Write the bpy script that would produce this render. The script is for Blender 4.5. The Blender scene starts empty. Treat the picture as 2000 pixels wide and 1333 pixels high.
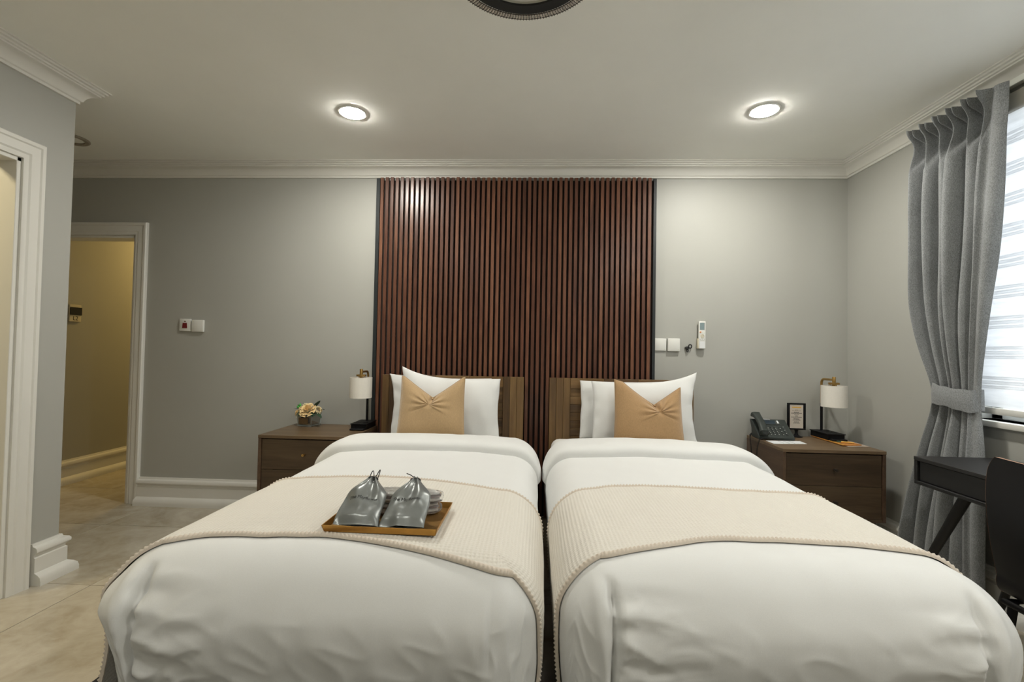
import bpy, bmesh, math, random
import numpy as np
from mathutils import Vector, Matrix

random.seed(7)
RNG = np.random.RandomState(11)
SC = bpy.context.scene
COL = SC.collection
PI = math.pi

# ------------------------------------------------------------------ camera, world, lights, exposure
H_CAM = 1.215
def set_camera():
    p, y, r = 0.02329, -0.04546, 0.01799            # pitch up, yaw left, slight roll
    fwd = Vector((math.sin(y)*math.cos(p), math.cos(y)*math.cos(p), math.sin(p)))
    right = Vector((math.cos(y), -math.sin(y), 0)); up = right.cross(fwd)
    r2 = right*math.cos(r) + up*math.sin(r); u2 = up*math.cos(r) - right*math.sin(r)
    cd = bpy.data.cameras.new('camera'); cd.sensor_width = 36; cd.lens = 0.9167*18
    cd.clip_start = 0.05
    ob = bpy.data.objects.new('camera', cd); COL.objects.link(ob)
    m = Matrix((r2, u2, -fwd)).transposed().to_4x4(); m.translation = (0, 0, H_CAM)
    ob.matrix_world = m
    SC.camera = ob
set_camera()

SC.view_settings.view_transform = 'Standard'
SC.view_settings.look = 'None'
SC.view_settings.gamma = 1
SC.view_settings.use_curve_mapping = False
SC.view_settings.exposure = 0.42

w = bpy.data.worlds.new('world'); SC.world = w; w.use_nodes = True
w.node_tree.nodes['Background'].inputs[0].default_value = (0.90, 0.96, 1.0, 1)
w.node_tree.nodes['Background'].inputs[1].default_value = 5.0

CEIL = 2.625
def area(name, loc, size, power, color, rot=(0, 0, 0), shape='DISK', size_y=None, spread=PI, portal=False):
    ld = bpy.data.lights.new(name, 'AREA'); ld.shape = shape; ld.size = size
    if size_y: ld.size_y = size_y
    ld.energy = power; ld.color = color; ld.spread = spread
    if portal: ld.cycles.is_portal = True
    o = bpy.data.objects.new(name, ld); COL.objects.link(o); o.location = loc; o.rotation_euler = rot
    return o
WARM = (1.0, 0.97, 0.89)
for i, (x, y, p) in enumerate(((-1.10, 0.45, 7), (1.30, 0.45, 15), (-1.1, -1.5, 5), (1.3, -1.5, 12))):
    area('downlight_lamp', (x, y, CEIL-0.012), 0.13, p, WARM)
area('hall_lamp', (-3.5, 5.2, CEIL-0.03), 0.3, 14, (1.0, 0.68, 0.24))
area('bathroom_lamp', (-3.2, 1.5, CEIL-0.03), 0.3, 14, (1.0, 0.84, 0.52))
area('window_portal', (2.50, 1.5, 1.7), 2.0, 1, (1, 1, 1), rot=(0, PI/2, 0), shape='RECTANGLE', size_y=2.0, portal=True)

# ------------------------------------------------------------------ materials
def new_mat(name):
    m = bpy.data.materials.new(name); m.use_nodes = True
    nt = m.node_tree; b = nt.nodes['Principled BSDF']
    return m, nt, b
def coords(nt, kind='Object', scale=(1, 1, 1), rnd=0.0):
    tc = nt.nodes.new('ShaderNodeTexCoord'); mp = nt.nodes.new('ShaderNodeMapping')
    mp.inputs['Scale'].default_value = scale
    if kind == 'World':
        g = nt.nodes.new('ShaderNodeNewGeometry'); src = g.outputs['Position']
    else: src = tc.outputs[kind]
    nt.links.new(src, mp.inputs['Vector'])
    if rnd:
        oi = nt.nodes.new('ShaderNodeObjectInfo'); mul = nt.nodes.new('ShaderNodeMath'); mul.operation = 'MULTIPLY'
        mul.inputs[1].default_value = rnd; nt.links.new(oi.outputs['Random'], mul.inputs[0])
        cb = nt.nodes.new('ShaderNodeCombineXYZ')
        for k in range(3): nt.links.new(mul.outputs[0], cb.inputs[k])
        nt.links.new(cb.outputs[0], mp.inputs['Location'])
    return mp.outputs[0]
def noise(nt, vec, scale, detail=4, rough=.55, dist=0):
    n = nt.nodes.new('ShaderNodeTexNoise'); n.inputs['Scale'].default_value = scale
    n.inputs['Detail'].default_value = detail; n.inputs['Roughness'].default_value = rough
    n.inputs['Distortion'].default_value = dist
    nt.links.new(vec, n.inputs['Vector']); return n.outputs['Fac']
def ramp(nt, fac, stops):
    r = nt.nodes.new('ShaderNodeValToRGB'); e = r.color_ramp.elements
    while len(e) < len(stops): e.new(0.5)
    for k, (p, c) in enumerate(stops): e[k].position = p; e[k].color = (*c, 1)
    nt.links.new(fac, r.inputs[0]); return r.outputs[0]
def bump(nt, b, fac, strength, dist=0.01):
    n = nt.nodes.new('ShaderNodeBump'); n.inputs['Strength'].default_value = strength
    n.inputs['Distance'].default_value = dist; nt.links.new(fac, n.inputs['Height'])
    nt.links.new(n.outputs[0], b.inputs['Normal'])
def mat(name, c, rough=.5, metal=0, var=0.0, vscale=8, bmp=0.0, bscale=60, bdist=.004, scale=(1, 1, 1), kind='World', sheen=0, coat=0, trans=0, ior=None, emit=None, spec=None):
    m, nt, b = new_mat(name)
    b.inputs['Base Color'].default_value = (*c, 1); b.inputs['Roughness'].default_value = rough
    b.inputs['Metallic'].default_value = metal
    if sheen: b.inputs['Sheen Weight'].default_value = sheen
    if coat: b.inputs['Coat Weight'].default_value = coat
    if trans: b.inputs['Transmission Weight'].default_value = trans
    if ior: b.inputs['IOR'].default_value = ior
    if spec is not None: b.inputs['Specular IOR Level'].default_value = spec
    if emit: b.inputs['Emission Color'].default_value = (*emit[0], 1); b.inputs['Emission Strength'].default_value = emit[1]
    v = coords(nt, kind, scale)
    lo = tuple(x*(1-var) for x in c); hi = tuple(min(1, x*(1+var)) for x in c)
    f = noise(nt, v, vscale)
    nt.links.new(ramp(nt, f, ((.3, lo), (.7, hi))), b.inputs['Base Color'])
    if bmp: bump(nt, b, noise(nt, v, bscale, 3), bmp, bdist)
    return m
def wood(name, dark, mid, light, axis='Z', rough=.45, grain=40, rnd=7.0, bmp=.15, coat=0):
    m, nt, b = new_mat(name); b.inputs['Roughness'].default_value = rough
    if coat: b.inputs['Coat Weight'].default_value = coat; b.inputs['Coat Roughness'].default_value = .25
    s = {'X': (.07, 1, 1), 'Y': (1, .07, 1), 'Z': (1, 1, .07)}[axis]
    v = coords(nt, 'World', s, rnd)
    f1 = noise(nt, v, grain, 5, .65, 1.2); f2 = noise(nt, v, grain*.22, 3, .5, 2.0)
    mx = nt.nodes.new('ShaderNodeMath'); mx.operation = 'ADD'
    h = nt.nodes.new('ShaderNodeMath'); h.operation = 'MULTIPLY'; h.inputs[1].default_value = .5
    nt.links.new(f1, mx.inputs[0]); nt.links.new(f2, mx.inputs[1]); nt.links.new(mx.outputs[0], h.inputs[0])
    oi = nt.nodes.new('ShaderNodeObjectInfo'); ad = nt.nodes.new('ShaderNodeMath'); ad.operation = 'MULTIPLY_ADD'
    ad.inputs[1].default_value = .16; ad.inputs[2].default_value = -.08
    nt.links.new(oi.outputs['Random'], ad.inputs[0])
    s2 = nt.nodes.new('ShaderNodeMath'); s2.operation = 'ADD'
    nt.links.new(h.outputs[0], s2.inputs[0]); nt.links.new(ad.outputs[0], s2.inputs[1])
    nt.links.new(ramp(nt, s2.outputs[0], ((.30, dark), (.5, mid), (.70, light))), b.inputs['Base Color'])
    bump(nt, b, f1, bmp, .002)
    return m
def fabric(name, c, var=.12, weave=900, rough=.9, sheen=.2, bmp=.25, trans=0, mix=None):
    m, nt, b = new_mat(name); b.inputs['Roughness'].default_value = rough
    b.inputs['Sheen Weight'].default_value = sheen; b.inputs['Specular IOR Level'].default_value = .2
    v = coords(nt, 'World', (1, 1, .35)); f = noise(nt, v, weave, 2)
    v2 = coords(nt, 'World', (1, 1, 1)); f2 = noise(nt, v2, 5, 3)
    md = nt.nodes.new('ShaderNodeMath'); md.operation = 'MULTIPLY_ADD'; md.inputs[1].default_value = .35
    nt.links.new(f2, md.inputs[0]); nt.links.new(f, md.inputs[2])
    lo = tuple(x*(1-var) for x in c); hi = tuple(min(1, x*(1+var)) for x in (mix or c))
    nt.links.new(ramp(nt, md.outputs[0], ((.42, lo), (.92, hi))), b.inputs['Base Color'])
    bump(nt, b, f, bmp, .001)
    return m

M = {}
M['wall'] = mat('wall_paint', (.42, .42, .385), .5, var=.02, vscale=2, bmp=.06, bscale=180, bdist=.001)
M['hallwall'] = mat('hall_paint', (.40, .40, .36), .6, var=.02, vscale=2)
M['bathwall'] = mat('bathroom_paint', (.72, .68, .56), .6, var=.02, vscale=2)
M['ceil'] = mat('ceiling_paint', (.87, .87, .82), .8, var=.02, vscale=2, bmp=.05, bscale=120, bdist=.001)
M['trim'] = mat('white_gloss_paint', (.74, .73, .68), .4)
M['grout'] = mat('grout', (.16, .12, .07), .9, var=.1)
M['slat'] = wood('slat_wood', (.060, .022, .013), (.122, .048, .027), (.21, .092, .050), 'Z', rough=.30, grain=55, bmp=.08)
M['felt'] = mat('black_felt', (.020, .013, .010), .95, var=.2, vscale=200)
M['trimblack'] = mat('black_edge_strip', (.012, .016, .017), .5, var=.1)
M['walnut'] = wood('walnut_veneer', (.046, .028, .015), (.080, .051, .028), (.122, .082, .046), 'X', rough=.42, grain=34)
M['walnut_top'] = wood('walnut_top_veneer', (.085, .053, .027), (.14, .092, .050), (.195, .132, .074), 'X', rough=.36, grain=30)
M['walnut_side'] = wood('walnut_side_veneer', (.055, .030, .017), (.095, .056, .033), (.14, .086, .052), 'Y', rough=.42, grain=34)
M['acacia_v'] = wood('acacia_vertical', (.045, .023, .009), (.135, .075, .026), (.24, .145, .055), 'Z', rough=.4, grain=20, bmp=.1)
M['acacia_h'] = wood('acacia_horizontal', (.055, .027, .010), (.15, .082, .028), (.25, .150, .058), 'X', rough=.4, grain=20, bmp=.1)
M['linen'] = fabric('white_linen', (.745, .75, .735), .03, 700, .85, .15, .12)
M['sheet'] = fabric('white_sheet', (.80, .79, .75), .03, 700, .85, .15, .1)
M['waffle'] = fabric('beige_waffle', (.72, .685, .615), .04, 500, .95, .25, .2)
M['hem'] = fabric('beige_hem', (.64, .565, .475), .06, 500, .95, .25, .2)
M['velvet'] = fabric('tan_velvet', (.46, .315, .165), .10, 260, .8, .55, .12)
M['velvet2'] = fabric('brown_velvet', (.40, .25, .12), .12, 260, .8, .5, .12)
M['curtain'] = fabric('grey_curtain', (.255, .265, .27), .42, 420, .95, .2, .3)
M['satin'] = mat('grey_satin', (.25, .265, .26), .33, metal=.45, var=.08, vscale=14, bmp=.05, bscale=900, bdist=.0005)
M['cord'] = mat('black_cord', (.012, .012, .012), .7)
M['gold'] = mat('gold_metal', (.50, .27, .065), .36, metal=.85, var=.12, vscale=20)
M['traybed'] = mat('tray_bottom', (.30, .165, .045), .42, metal=.7, var=.15, vscale=20)
M['brass'] = mat('brass', (.48, .30, .10), .28, metal=.95, var=.1)
M['black'] = mat('black_lacquer', (.005, .005, .006), .5, var=.1, spec=.22)
M['blackwood'] = wood('black_wood', (.004, .004, .004), (.006, .006, .006), (.010, .009, .009), 'Y', rough=.55, grain=40, bmp=.1)
M['desktop'] = wood('black_wood_top', (.006, .006, .006), (.010, .009, .009), (.014, .013, .013), 'Y', rough=.5, grain=40, bmp=.06)
M['ply'] = mat('plywood_edge', (.42, .235, .15), .6, var=.15, vscale=60)
M['shade'] = mat('lamp_shade_linen', (.78, .75, .68), .9, var=.02, vscale=90, bmp=.1, bscale=700, bdist=.0006)
M['white'] = mat('white_plastic', (.74, .74, .70), .35, var=.02)
M['cream'] = mat('cream_plastic', (.66, .61, .47), .4, var=.04)
M['red'] = mat('red_rocker', (.16, .008, .015), .35, var=.1)
M['lcd'] = mat('grey_lcd', (.22, .29, .30), .2, var=.1, vscale=200)
M['darklcd'] = mat('dark_lcd', (.02, .035, .05), .15, var=.1)
M['orange'] = mat('orange_button', (.75, .30, .12), .4)
M['ink'] = mat('black_ink', (.012, .012, .012), .8)
M['greyink'] = mat('grey_ink', (.35, .36, .36), .8)
M['phone'] = mat('dark_green_grey_plastic', (.028, .036, .033), .42, var=.12, vscale=60, bmp=.08, bscale=400, bdist=.0005)
M['key'] = mat('phone_key', (.045, .052, .05), .4)
M['keyink'] = mat('key_print', (.60, .62, .58), .6)
M['paper'] = mat('white_paper', (.74, .76, .77), .7, var=.02)
M['card'] = mat('cream_card', (.60, .54, .47), .6, var=.02)
M['orangecard'] = mat('orange_print', (.50, .20, .04), .4, var=.35, vscale=30)
M['greycard'] = mat('grey_print', (.40, .33, .27), .5, var=.2, vscale=20)
M['yellow'] = mat('yellow_print', (.72, .42, .08), .5)
M['green'] = mat('green_leaf', (.022, .060, .028), .5, var=.3, vscale=60)
M['lime'] = mat('bright_green_bud', (.10, .42, .09), .35, var=.3, vscale=90)
M['petal'] = mat('peach_petal', (.90, .66, .32), .6, var=.10, vscale=40, sheen=.2)
M['petal2'] = mat('cream_petal', (.85, .70, .42), .6, var=.1, vscale=60)
M['buds'] = mat('pale_buds', (.82, .74, .50), .6, var=.1, vscale=90)
M['vase'] = mat('mirrored_glass', (.42, .41, .37), .10, metal=.75, var=.05)
M['vaseglass'] = mat('clear_thick_glass', (.72, .78, .76), .08, metal=.0, trans=.7, ior=1.45)
M['foam'] = mat('brown_filler', (.16, .10, .045), .9, var=.15, vscale=200)
M['film'] = mat('clear_film', (.95, .95, .95), .06, trans=.93, ior=1.15, bmp=.6, bscale=45, bdist=.01)
M['slipper'] = fabric('white_towelling', (.80, .79, .76), .05, 300, .95, .3, .4)
M['sole'] = mat('grey_pink_sole', (.38, .32, .30), .8, var=.15, vscale=90)
M['rug'] = mat('charcoal_rug', (.012, .012, .014), .95, var=.5, vscale=60, bmp=.6, bscale=300, bdist=.004)
M['bedbase'] = mat('black_bed_base', (.010, .009, .009), .8, var=.2)
M['crystal'] = mat('crystal_bead', (.62, .56, .50), .12, metal=.25, var=.2, vscale=90)
M['wire'] = mat('dark_bronze_wire', (.05, .042, .035), .4, metal=.6)
M['diffuser'] = mat('frosted_diffuser', (.46, .44, .38), .6, var=.06, vscale=6)
M['rail'] = mat('white_rail', (.72, .73, .66), .35)
M['glowdisc'] = mat('lit_downlight', (.9, .9, .9), .5, emit=((1, .97, .89), 330))
M['vent'] = mat('vent_ring', (.30, .26, .20), .6)

def tile_material():
    m, nt, b = new_mat('marble_tile'); b.inputs['Roughness'].default_value = .13
    v = coords(nt, 'World', (1, 1, 1), 9.0)
    f1 = noise(nt, v, 2.2, 8, .62, 1.4); f2 = noise(nt, v, 14, 5, .6, .6)
    a = nt.nodes.new('ShaderNodeMath'); a.operation = 'MULTIPLY_ADD'; a.inputs[1].default_value = .35
    nt.links.new(f2, a.inputs[0]); nt.links.new(f1, a.inputs[2])
    nt.links.new(ramp(nt, a.outputs[0], ((.42, (.33, .275, .195)), (.62, (.45, .40, .31)), (.85, (.55, .50, .41)))), b.inputs['Base Color'])
    rr = nt.nodes.new('ShaderNodeMapRange'); rr.inputs[3].default_value = .09; rr.inputs[4].default_value = .24
    nt.links.new(f2, rr.inputs[0]); nt.links.new(rr.outputs[0], b.inputs['Roughness'])
    return m
M['tile'] = tile_material()
def blind_material(name, c, tr, see):
    m, nt, b = new_mat(name); nt.nodes.remove(b); out = nt.nodes['Material Output']
    d = nt.nodes.new('ShaderNodeBsdfDiffuse'); t = nt.nodes.new('ShaderNodeBsdfTranslucent'); x = nt.nodes.new('ShaderNodeBsdfTransparent')
    v = coords(nt, 'World', (1, .12, 1)); f = noise(nt, v, 60, 3)
    cr = ramp(nt, f, ((.3, tuple(k*.9 for k in c)), (.7, c)))
    for n in (d, t): nt.links.new(cr, n.inputs[0])
    m1 = nt.nodes.new('ShaderNodeMixShader'); m1.inputs[0].default_value = tr
    m2 = nt.nodes.new('ShaderNodeMixShader'); m2.inputs[0].default_value = see
    nt.links.new(d.outputs[0], m1.inputs[1]); nt.links.new(t.outputs[0], m1.inputs[2])
    nt.links.new(m1.outputs[0], m2.inputs[1]); nt.links.new(x.outputs[0], m2.inputs[2])
    nt.links.new(m2.outputs[0], out.inputs[0]); return m
M['blind'] = blind_material('blind_opaque_band', (.82, .83, .84), .55, .0)
M['blindsheer'] = blind_material('blind_sheer_band', (.76, .77, .78), .50, .0)
def glass_material():
    m, nt, b = new_mat('window_glass'); nt.nodes.remove(b); out = nt.nodes['Material Output']
    g = nt.nodes.new('ShaderNodeBsdfGlossy'); g.inputs['Roughness'].default_value = .02
    x = nt.nodes.new('ShaderNodeBsdfTransparent'); mx = nt.nodes.new('ShaderNodeMixShader'); mx.inputs[0].default_value = .08
    nt.links.new(x.outputs[0], mx.inputs[1]); nt.links.new(g.outputs[0], mx.inputs[2]); nt.links.new(mx.outputs[0], out.inputs[0])
    return m
M['glass'] = glass_material()

# ------------------------------------------------------------------ mesh helpers
class MB:
    def __init__(s): s.v = []; s.f = []; s.mi = []; s.M = Matrix.Identity(4); s.cur = 0
    def add(s, vs, fs):
        n = len(s.v)
        s.v += [tuple(s.M @ Vector(p)) for p in vs]
        s.f += [tuple(i+n for i in f) for f in fs]; s.mi += [s.cur]*len(fs); return s
    def box(s, a, b, bev=0, seg=1):
        lo = [min(p, q) for p, q in zip(a, b)]; hi = [max(p, q) for p, q in zip(a, b)]
        bm = bmesh.new(); bmesh.ops.create_cube(bm, size=1)
        for v in bm.verts: v.co = Vector([(lo[k]+hi[k])/2 + v.co[k]*(hi[k]-lo[k]) for k in range(3)])
        if bev: bmesh.ops.bevel(bm, geom=bm.edges[:], offset=bev, segments=seg, affect='EDGES', profile=.5)
        bm.verts.index_update()
        s.add([v.co[:] for v in bm.verts], [[v.index for v in f.verts] for f in bm.faces]); bm.free(); return s
    def tube(s, pts, r, n=10, caps=True, closed=False):
        pts = [Vector(p) for p in pts]; N = len(pts); rs = r if isinstance(r, (list, tuple)) else [r]*N
        vs = []; up = None
        for i, p in enumerate(pts):
            if closed: t = pts[(i+1) % N]-pts[i-1]
            else: t = pts[min(i+1, N-1)]-pts[max(i-1, 0)]
            t.normalize()
            if up is None:
                a = Vector((0, 0, 1)) if abs(t.z) < .9 else Vector((1, 0, 0)); up = t.cross(a).normalized()
            up = (up - t*up.dot(t)).normalized(); w2 = t.cross(up)
            vs += [p + (up*math.cos(2*PI*k/n) + w2*math.sin(2*PI*k/n))*rs[i] for k in range(n)]
        fs = []
        for i in range(N if closed else N-1):
            j = (i+1) % N
            fs += [(i*n+k, i*n+(k+1) % n, j*n+(k+1) % n, j*n+k) for k in range(n)]
        if caps and not closed: fs += [tuple(range(n))[::-1], tuple((N-1)*n+k for k in range(n))]
        return s.add(vs, fs)
    def cyl(s, a, b, r, r2=None, n=20): return s.tube([a, b], [r, r if r2 is None else r2], n)
    def lathe(s, c, prof, n=32, ang=2*PI):
        full = abs(ang-2*PI) < 1e-6; m = n if full else n+1; vs = []
        for k in range(m):
            a = ang*k/n
            vs += [(c[0]+r*math.cos(a), c[1]+r*math.sin(a), c[2]+z) for r, z in prof]
        P = len(prof); fs = []
        for k in range(n):
            j = (k+1) % m
            fs += [(k*P+i, j*P+i, j*P+i+1, k*P+i+1) for i in range(P-1)]
        return s.add(vs, fs)
    def grid(s, A, close_u=False, close_v=False):
        A = np.asarray(A, float); n, m = A.shape[:2]; base = len(s.v)
        flat = A.reshape(-1, 3)
        if s.M != Matrix.Identity(4):
            R = np.array(s.M)[:3, :3]; t = np.array(s.M)[:3, 3]; flat = flat @ R.T + t
        s.v += flat.tolist()
        I = np.arange(n if close_u else n-1); J = np.arange(m if close_v else m-1)
        II, JJ = np.meshgrid(I, J, indexing='ij'); I2 = (II+1) % n; J2 = (JJ+1) % m
        F = np.stack([II*m+JJ, I2*m+JJ, I2*m+J2, II*m+J2], -1).reshape(-1, 4)+base
        fl = F.tolist(); s.f += fl; s.mi += [s.cur]*len(fl); return s
    def prism(s, pts, ax, lo, hi):
        """polygon pts (2D) extruded along axis ax between lo and hi"""
        def P(p, h): return {0: (h, p[0], p[1]), 1: (p[0], h, p[1]), 2: (p[0], p[1], h)}[ax]
        n = len(pts); vs = [P(p, lo) for p in pts]+[P(p, hi) for p in pts]
        fs = [tuple(range(n))[::-1], tuple(range(n, 2*n))]+[(k, (k+1) % n, n+(k+1) % n, n+k) for k in range(n)]
        return s.add(vs, fs)
    def ell(s, c, r, n=12, m=8):
        prof = [(math.sin(PI*k/m), -math.cos(PI*k/m)) for k in range(m+1)]
        Mo = s.M; s.M = Mo @ Matrix.Translation(c) @ Matrix.Diagonal((r[0], r[1], r[2], 1)); s.lathe((0, 0, 0), prof, n); s.M = Mo; return s
    def build(s, name, mats, parent=None, smooth=35, recalc=True):
        me = bpy.data.meshes.new(name); me.from_pydata(s.v, [], s.f)
        if not isinstance(mats, (list, tuple)): mats = [mats]
        for m in mats: me.materials.append(M[m])
        if len(mats) > 1: me.polygons.foreach_set('material_index', s.mi)
        if recalc and len(s.f) < 60000:
            bm = bmesh.new(); bm.from_mesh(me); bmesh.ops.remove_doubles(bm, verts=bm.verts, dist=1e-6)
            bmesh.ops.recalc_face_normals(bm, faces=bm.faces); bm.to_mesh(me); bm.free()
        me.shade_smooth()
        if smooth < 180: me.set_sharp_from_angle(angle=math.radians(smooth))
        me.update()
        o = bpy.data.objects.new(name, me); COL.objects.link(o)
        if parent is not None: o.parent = parent
        return o
def thing(name, label, cat, loc=(0, 0, 0), rz=0, group=None):
    o = bpy.data.objects.new(name, None); COL.objects.link(o); o.empty_display_size = .05
    o.location = loc; o.rotation_euler = (0, 0, rz); o['label'] = label; o['category'] = cat
    if group: o['group'] = group
    return o
def tag(o, label, cat, group=None):
    o['label'] = label; o['category'] = cat
    if group: o['group'] = group
    return o
def structure(o, label, cat):
    o['kind'] = 'structure'; o['label'] = label; o['category'] = cat; return o
def copy_tree(o, parent=None):
    c = o.copy(); COL.objects.link(c)
    if parent is not None: c.parent = parent
    for ch in list(o.children): copy_tree(ch, c)
    return c
def sweep(mb, path, prof, side=1, closed_ends=True):
    """profile (out, z) swept on a plan path with mitred corners; 'out' is to the left (side=1) of travel"""
    P = [Vector((p[0], p[1])) for p in path]; n = len(P); rings = []
    for i in range(n):
        d0 = (P[i]-P[i-1]).normalized() if i else None; d1 = (P[i+1]-P[i]).normalized() if i < n-1 else None
        if d0 is None: d0 = d1
        if d1 is None: d1 = d0
        n0 = Vector((-d0.y, d0.x))*side; n1 = Vector((-d1.y, d1.x))*side
        nm = (n0+n1).normalized(); k = 1/max(.3, nm.dot(n0))
        rings.append([(P[i].x+nm.x*k*o, P[i].y+nm.y*k*o, z) for o, z in prof])
    mb.grid(np.array(rings))
    if closed_ends:
        m = len(prof)
        mb.add(rings[0], [tuple(range(m))]); mb.add(rings[-1], [tuple(range(m))[::-1]])
    return mb
def smoothstep(a, b, x): t = np.clip((x-a)/(b-a), 0, 1); return t*t*(3-2*t)
def wob(x, y, seed, freq, n=9):
    r = np.random.RandomState(seed); out = 0
    for k in range(n):
        a = r.uniform(0, 2*PI); f = freq*r.uniform(.6, 1.6)
        out = out + np.sin((x*math.cos(a)+y*math.sin(a))*f + r.uniform(0, 6.28))
    return out/math.sqrt(n)

# ------------------------------------------------------------------ room shell
YB, XR, XL, YP, YREAR = 3.5, 2.27, -2.5, 2.405, -2.3
def shell():
    m = MB(); m.box((-5.2, YREAR-.2, CEIL), (XR+.2, 7.0, CEIL+.12))
    structure(m.build('ceiling', 'ceil'), 'plain off-white painted ceiling above the twin beds', 'ceiling')
    m = MB()
    for a, b in (((-5.2, YB, 0), (-4.0, YB+.12, CEIL)), ((-4.0, YB, 2.07), (-3.1, YB+.12, CEIL)), ((-3.1, YB, 0), (XR+.2, YB+.12, CEIL))): m.box(a, b)
    structure(m.build('wall_back', 'wall'), 'grey green painted wall behind the two beds', 'wall')
    m = MB(); wy0, wy1, wz0, wz1 = .55, 2.52, .92, 2.43
    for a, b in (((XR, YREAR, 0), (XR+.18, wy0, CEIL)), ((XR, wy1, 0), (XR+.18, YB, CEIL)), ((XR, wy0, 0), (XR+.18, wy1, wz0)), ((XR, wy0, wz1), (XR+.18, wy1, CEIL))): m.box(a, b)
    structure(m.build('wall_right', 'wall'), 'grey green painted wall holding the curtained window', 'wall')
    m = MB(); dy0, dy1, dz = 1.25, 2.15, 2.115
    for a, b in (((XL-.12, YREAR, 0), (XL, dy0, CEIL)), ((XL-.12, dy1, 0), (XL, YP, CEIL)), ((XL-.12, dy0, dz), (XL, dy1, CEIL))): m.box(a, b)
    structure(m.build('wall_left', 'wall'), 'blue grey partition wall at the left with a cased doorway', 'wall')
    m = MB(); m.box((-5.2, YP-.12, 0), (XL-.12, YP, CEIL))
    structure(m.build('wall_passage', 'bathwall'), 'wall of the passage running left behind the partition', 'wall')
    m = MB(); m.box((-4.6, YREAR, 0), (-4.5, YP-.12, CEIL)); structure(m.build('wall_bathroom', 'bathwall'), 'cream wall inside the near left doorway', 'wall')
    m = MB(); m.box((-5.2, YREAR-.12, 0), (XR+.2, YREAR, CEIL)); structure(m.build('wall_rear', 'wall'), 'wall behind the viewer', 'wall')
    m = MB(); m.box((-5.3, YP-.2, 0), (-5.2, YB+.2, CEIL)); structure(m.build('wall_passage_end', 'wall'), 'end wall of the left passage', 'wall')
    m = MB(); m.box((-4.17, YB+.12, 0), (-4.05, 7.0, CEIL)); structure(m.build('wall_hall_left', 'hallwall'), 'yellow lit wall of the hallway seen through the doorway', 'wall')
    m = MB(); m.box((-2.95, YB+.12, 0), (-2.85, 7.0, CEIL)); structure(m.build('wall_hall_right', 'hallwall'), 'right wall of the hallway beyond the doorway', 'wall')
    m = MB(); m.box((-4.17, 6.9, 0), (-2.85, 7.0, CEIL)); structure(m.build('wall_hall_end', 'hallwall'), 'far end wall of the hallway', 'wall')
    # floor: grout bed with tiles
    m = MB(); m.box((-5.3, YREAR-.2, -.15), (XR+.2, 7.0, -.004))
    fl = structure(m.build('floor', 'grout'), 'beige marble look tiled floor with dark joints', 'floor')
    px, py = .66, .77; mm = MB(); mm.box((-px/2+.0022, -py/2+.0022, -.012), (px/2-.0022, py/2-.0022, 0), .0012)
    first = None
    for i in range(-5, 7):
        for j in range(-6, 7):
            cx = -2.21+px*(i+.5); cy = 2.30+py*(j+.5)
            if cx-px/2 > XR or cy+py/2 < YREAR: continue
            if first is None: first = mm.build('tile', 'tile', fl); t = first
            else: t = first.copy(); COL.objects.link(t); t.parent = fl
            t.location = (cx, cy, RNG.uniform(-.0006, .0004))
shell()
CORN = [(0, CEIL-.105), (.012, CEIL-.105), (.012, CEIL-.092), (.020, CEIL-.088), (.024, CEIL-.078), (.030, CEIL-.066), (.042, CEIL-.052), (.056, CEIL-.043), (.072, CEIL-.038), (.072, CEIL-.031), (.082, CEIL-.029), (.082, CEIL-.020), (.093, CEIL-.017), (.093, CEIL-.008), (.104, CEIL-.006), (.104, CEIL), (0, CEIL)]
SKIRT = [(0, .205), (.010, .205), (.014, .193), (.030, .187), (.036, .178), (.036, .165), (.030, .158), (.020, .150), (.020, .140), (.026, .135), (.026, .062), (.044, .052), (.056, .040), (.060, .022), (.060, 0), (0, 0)]
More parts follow.
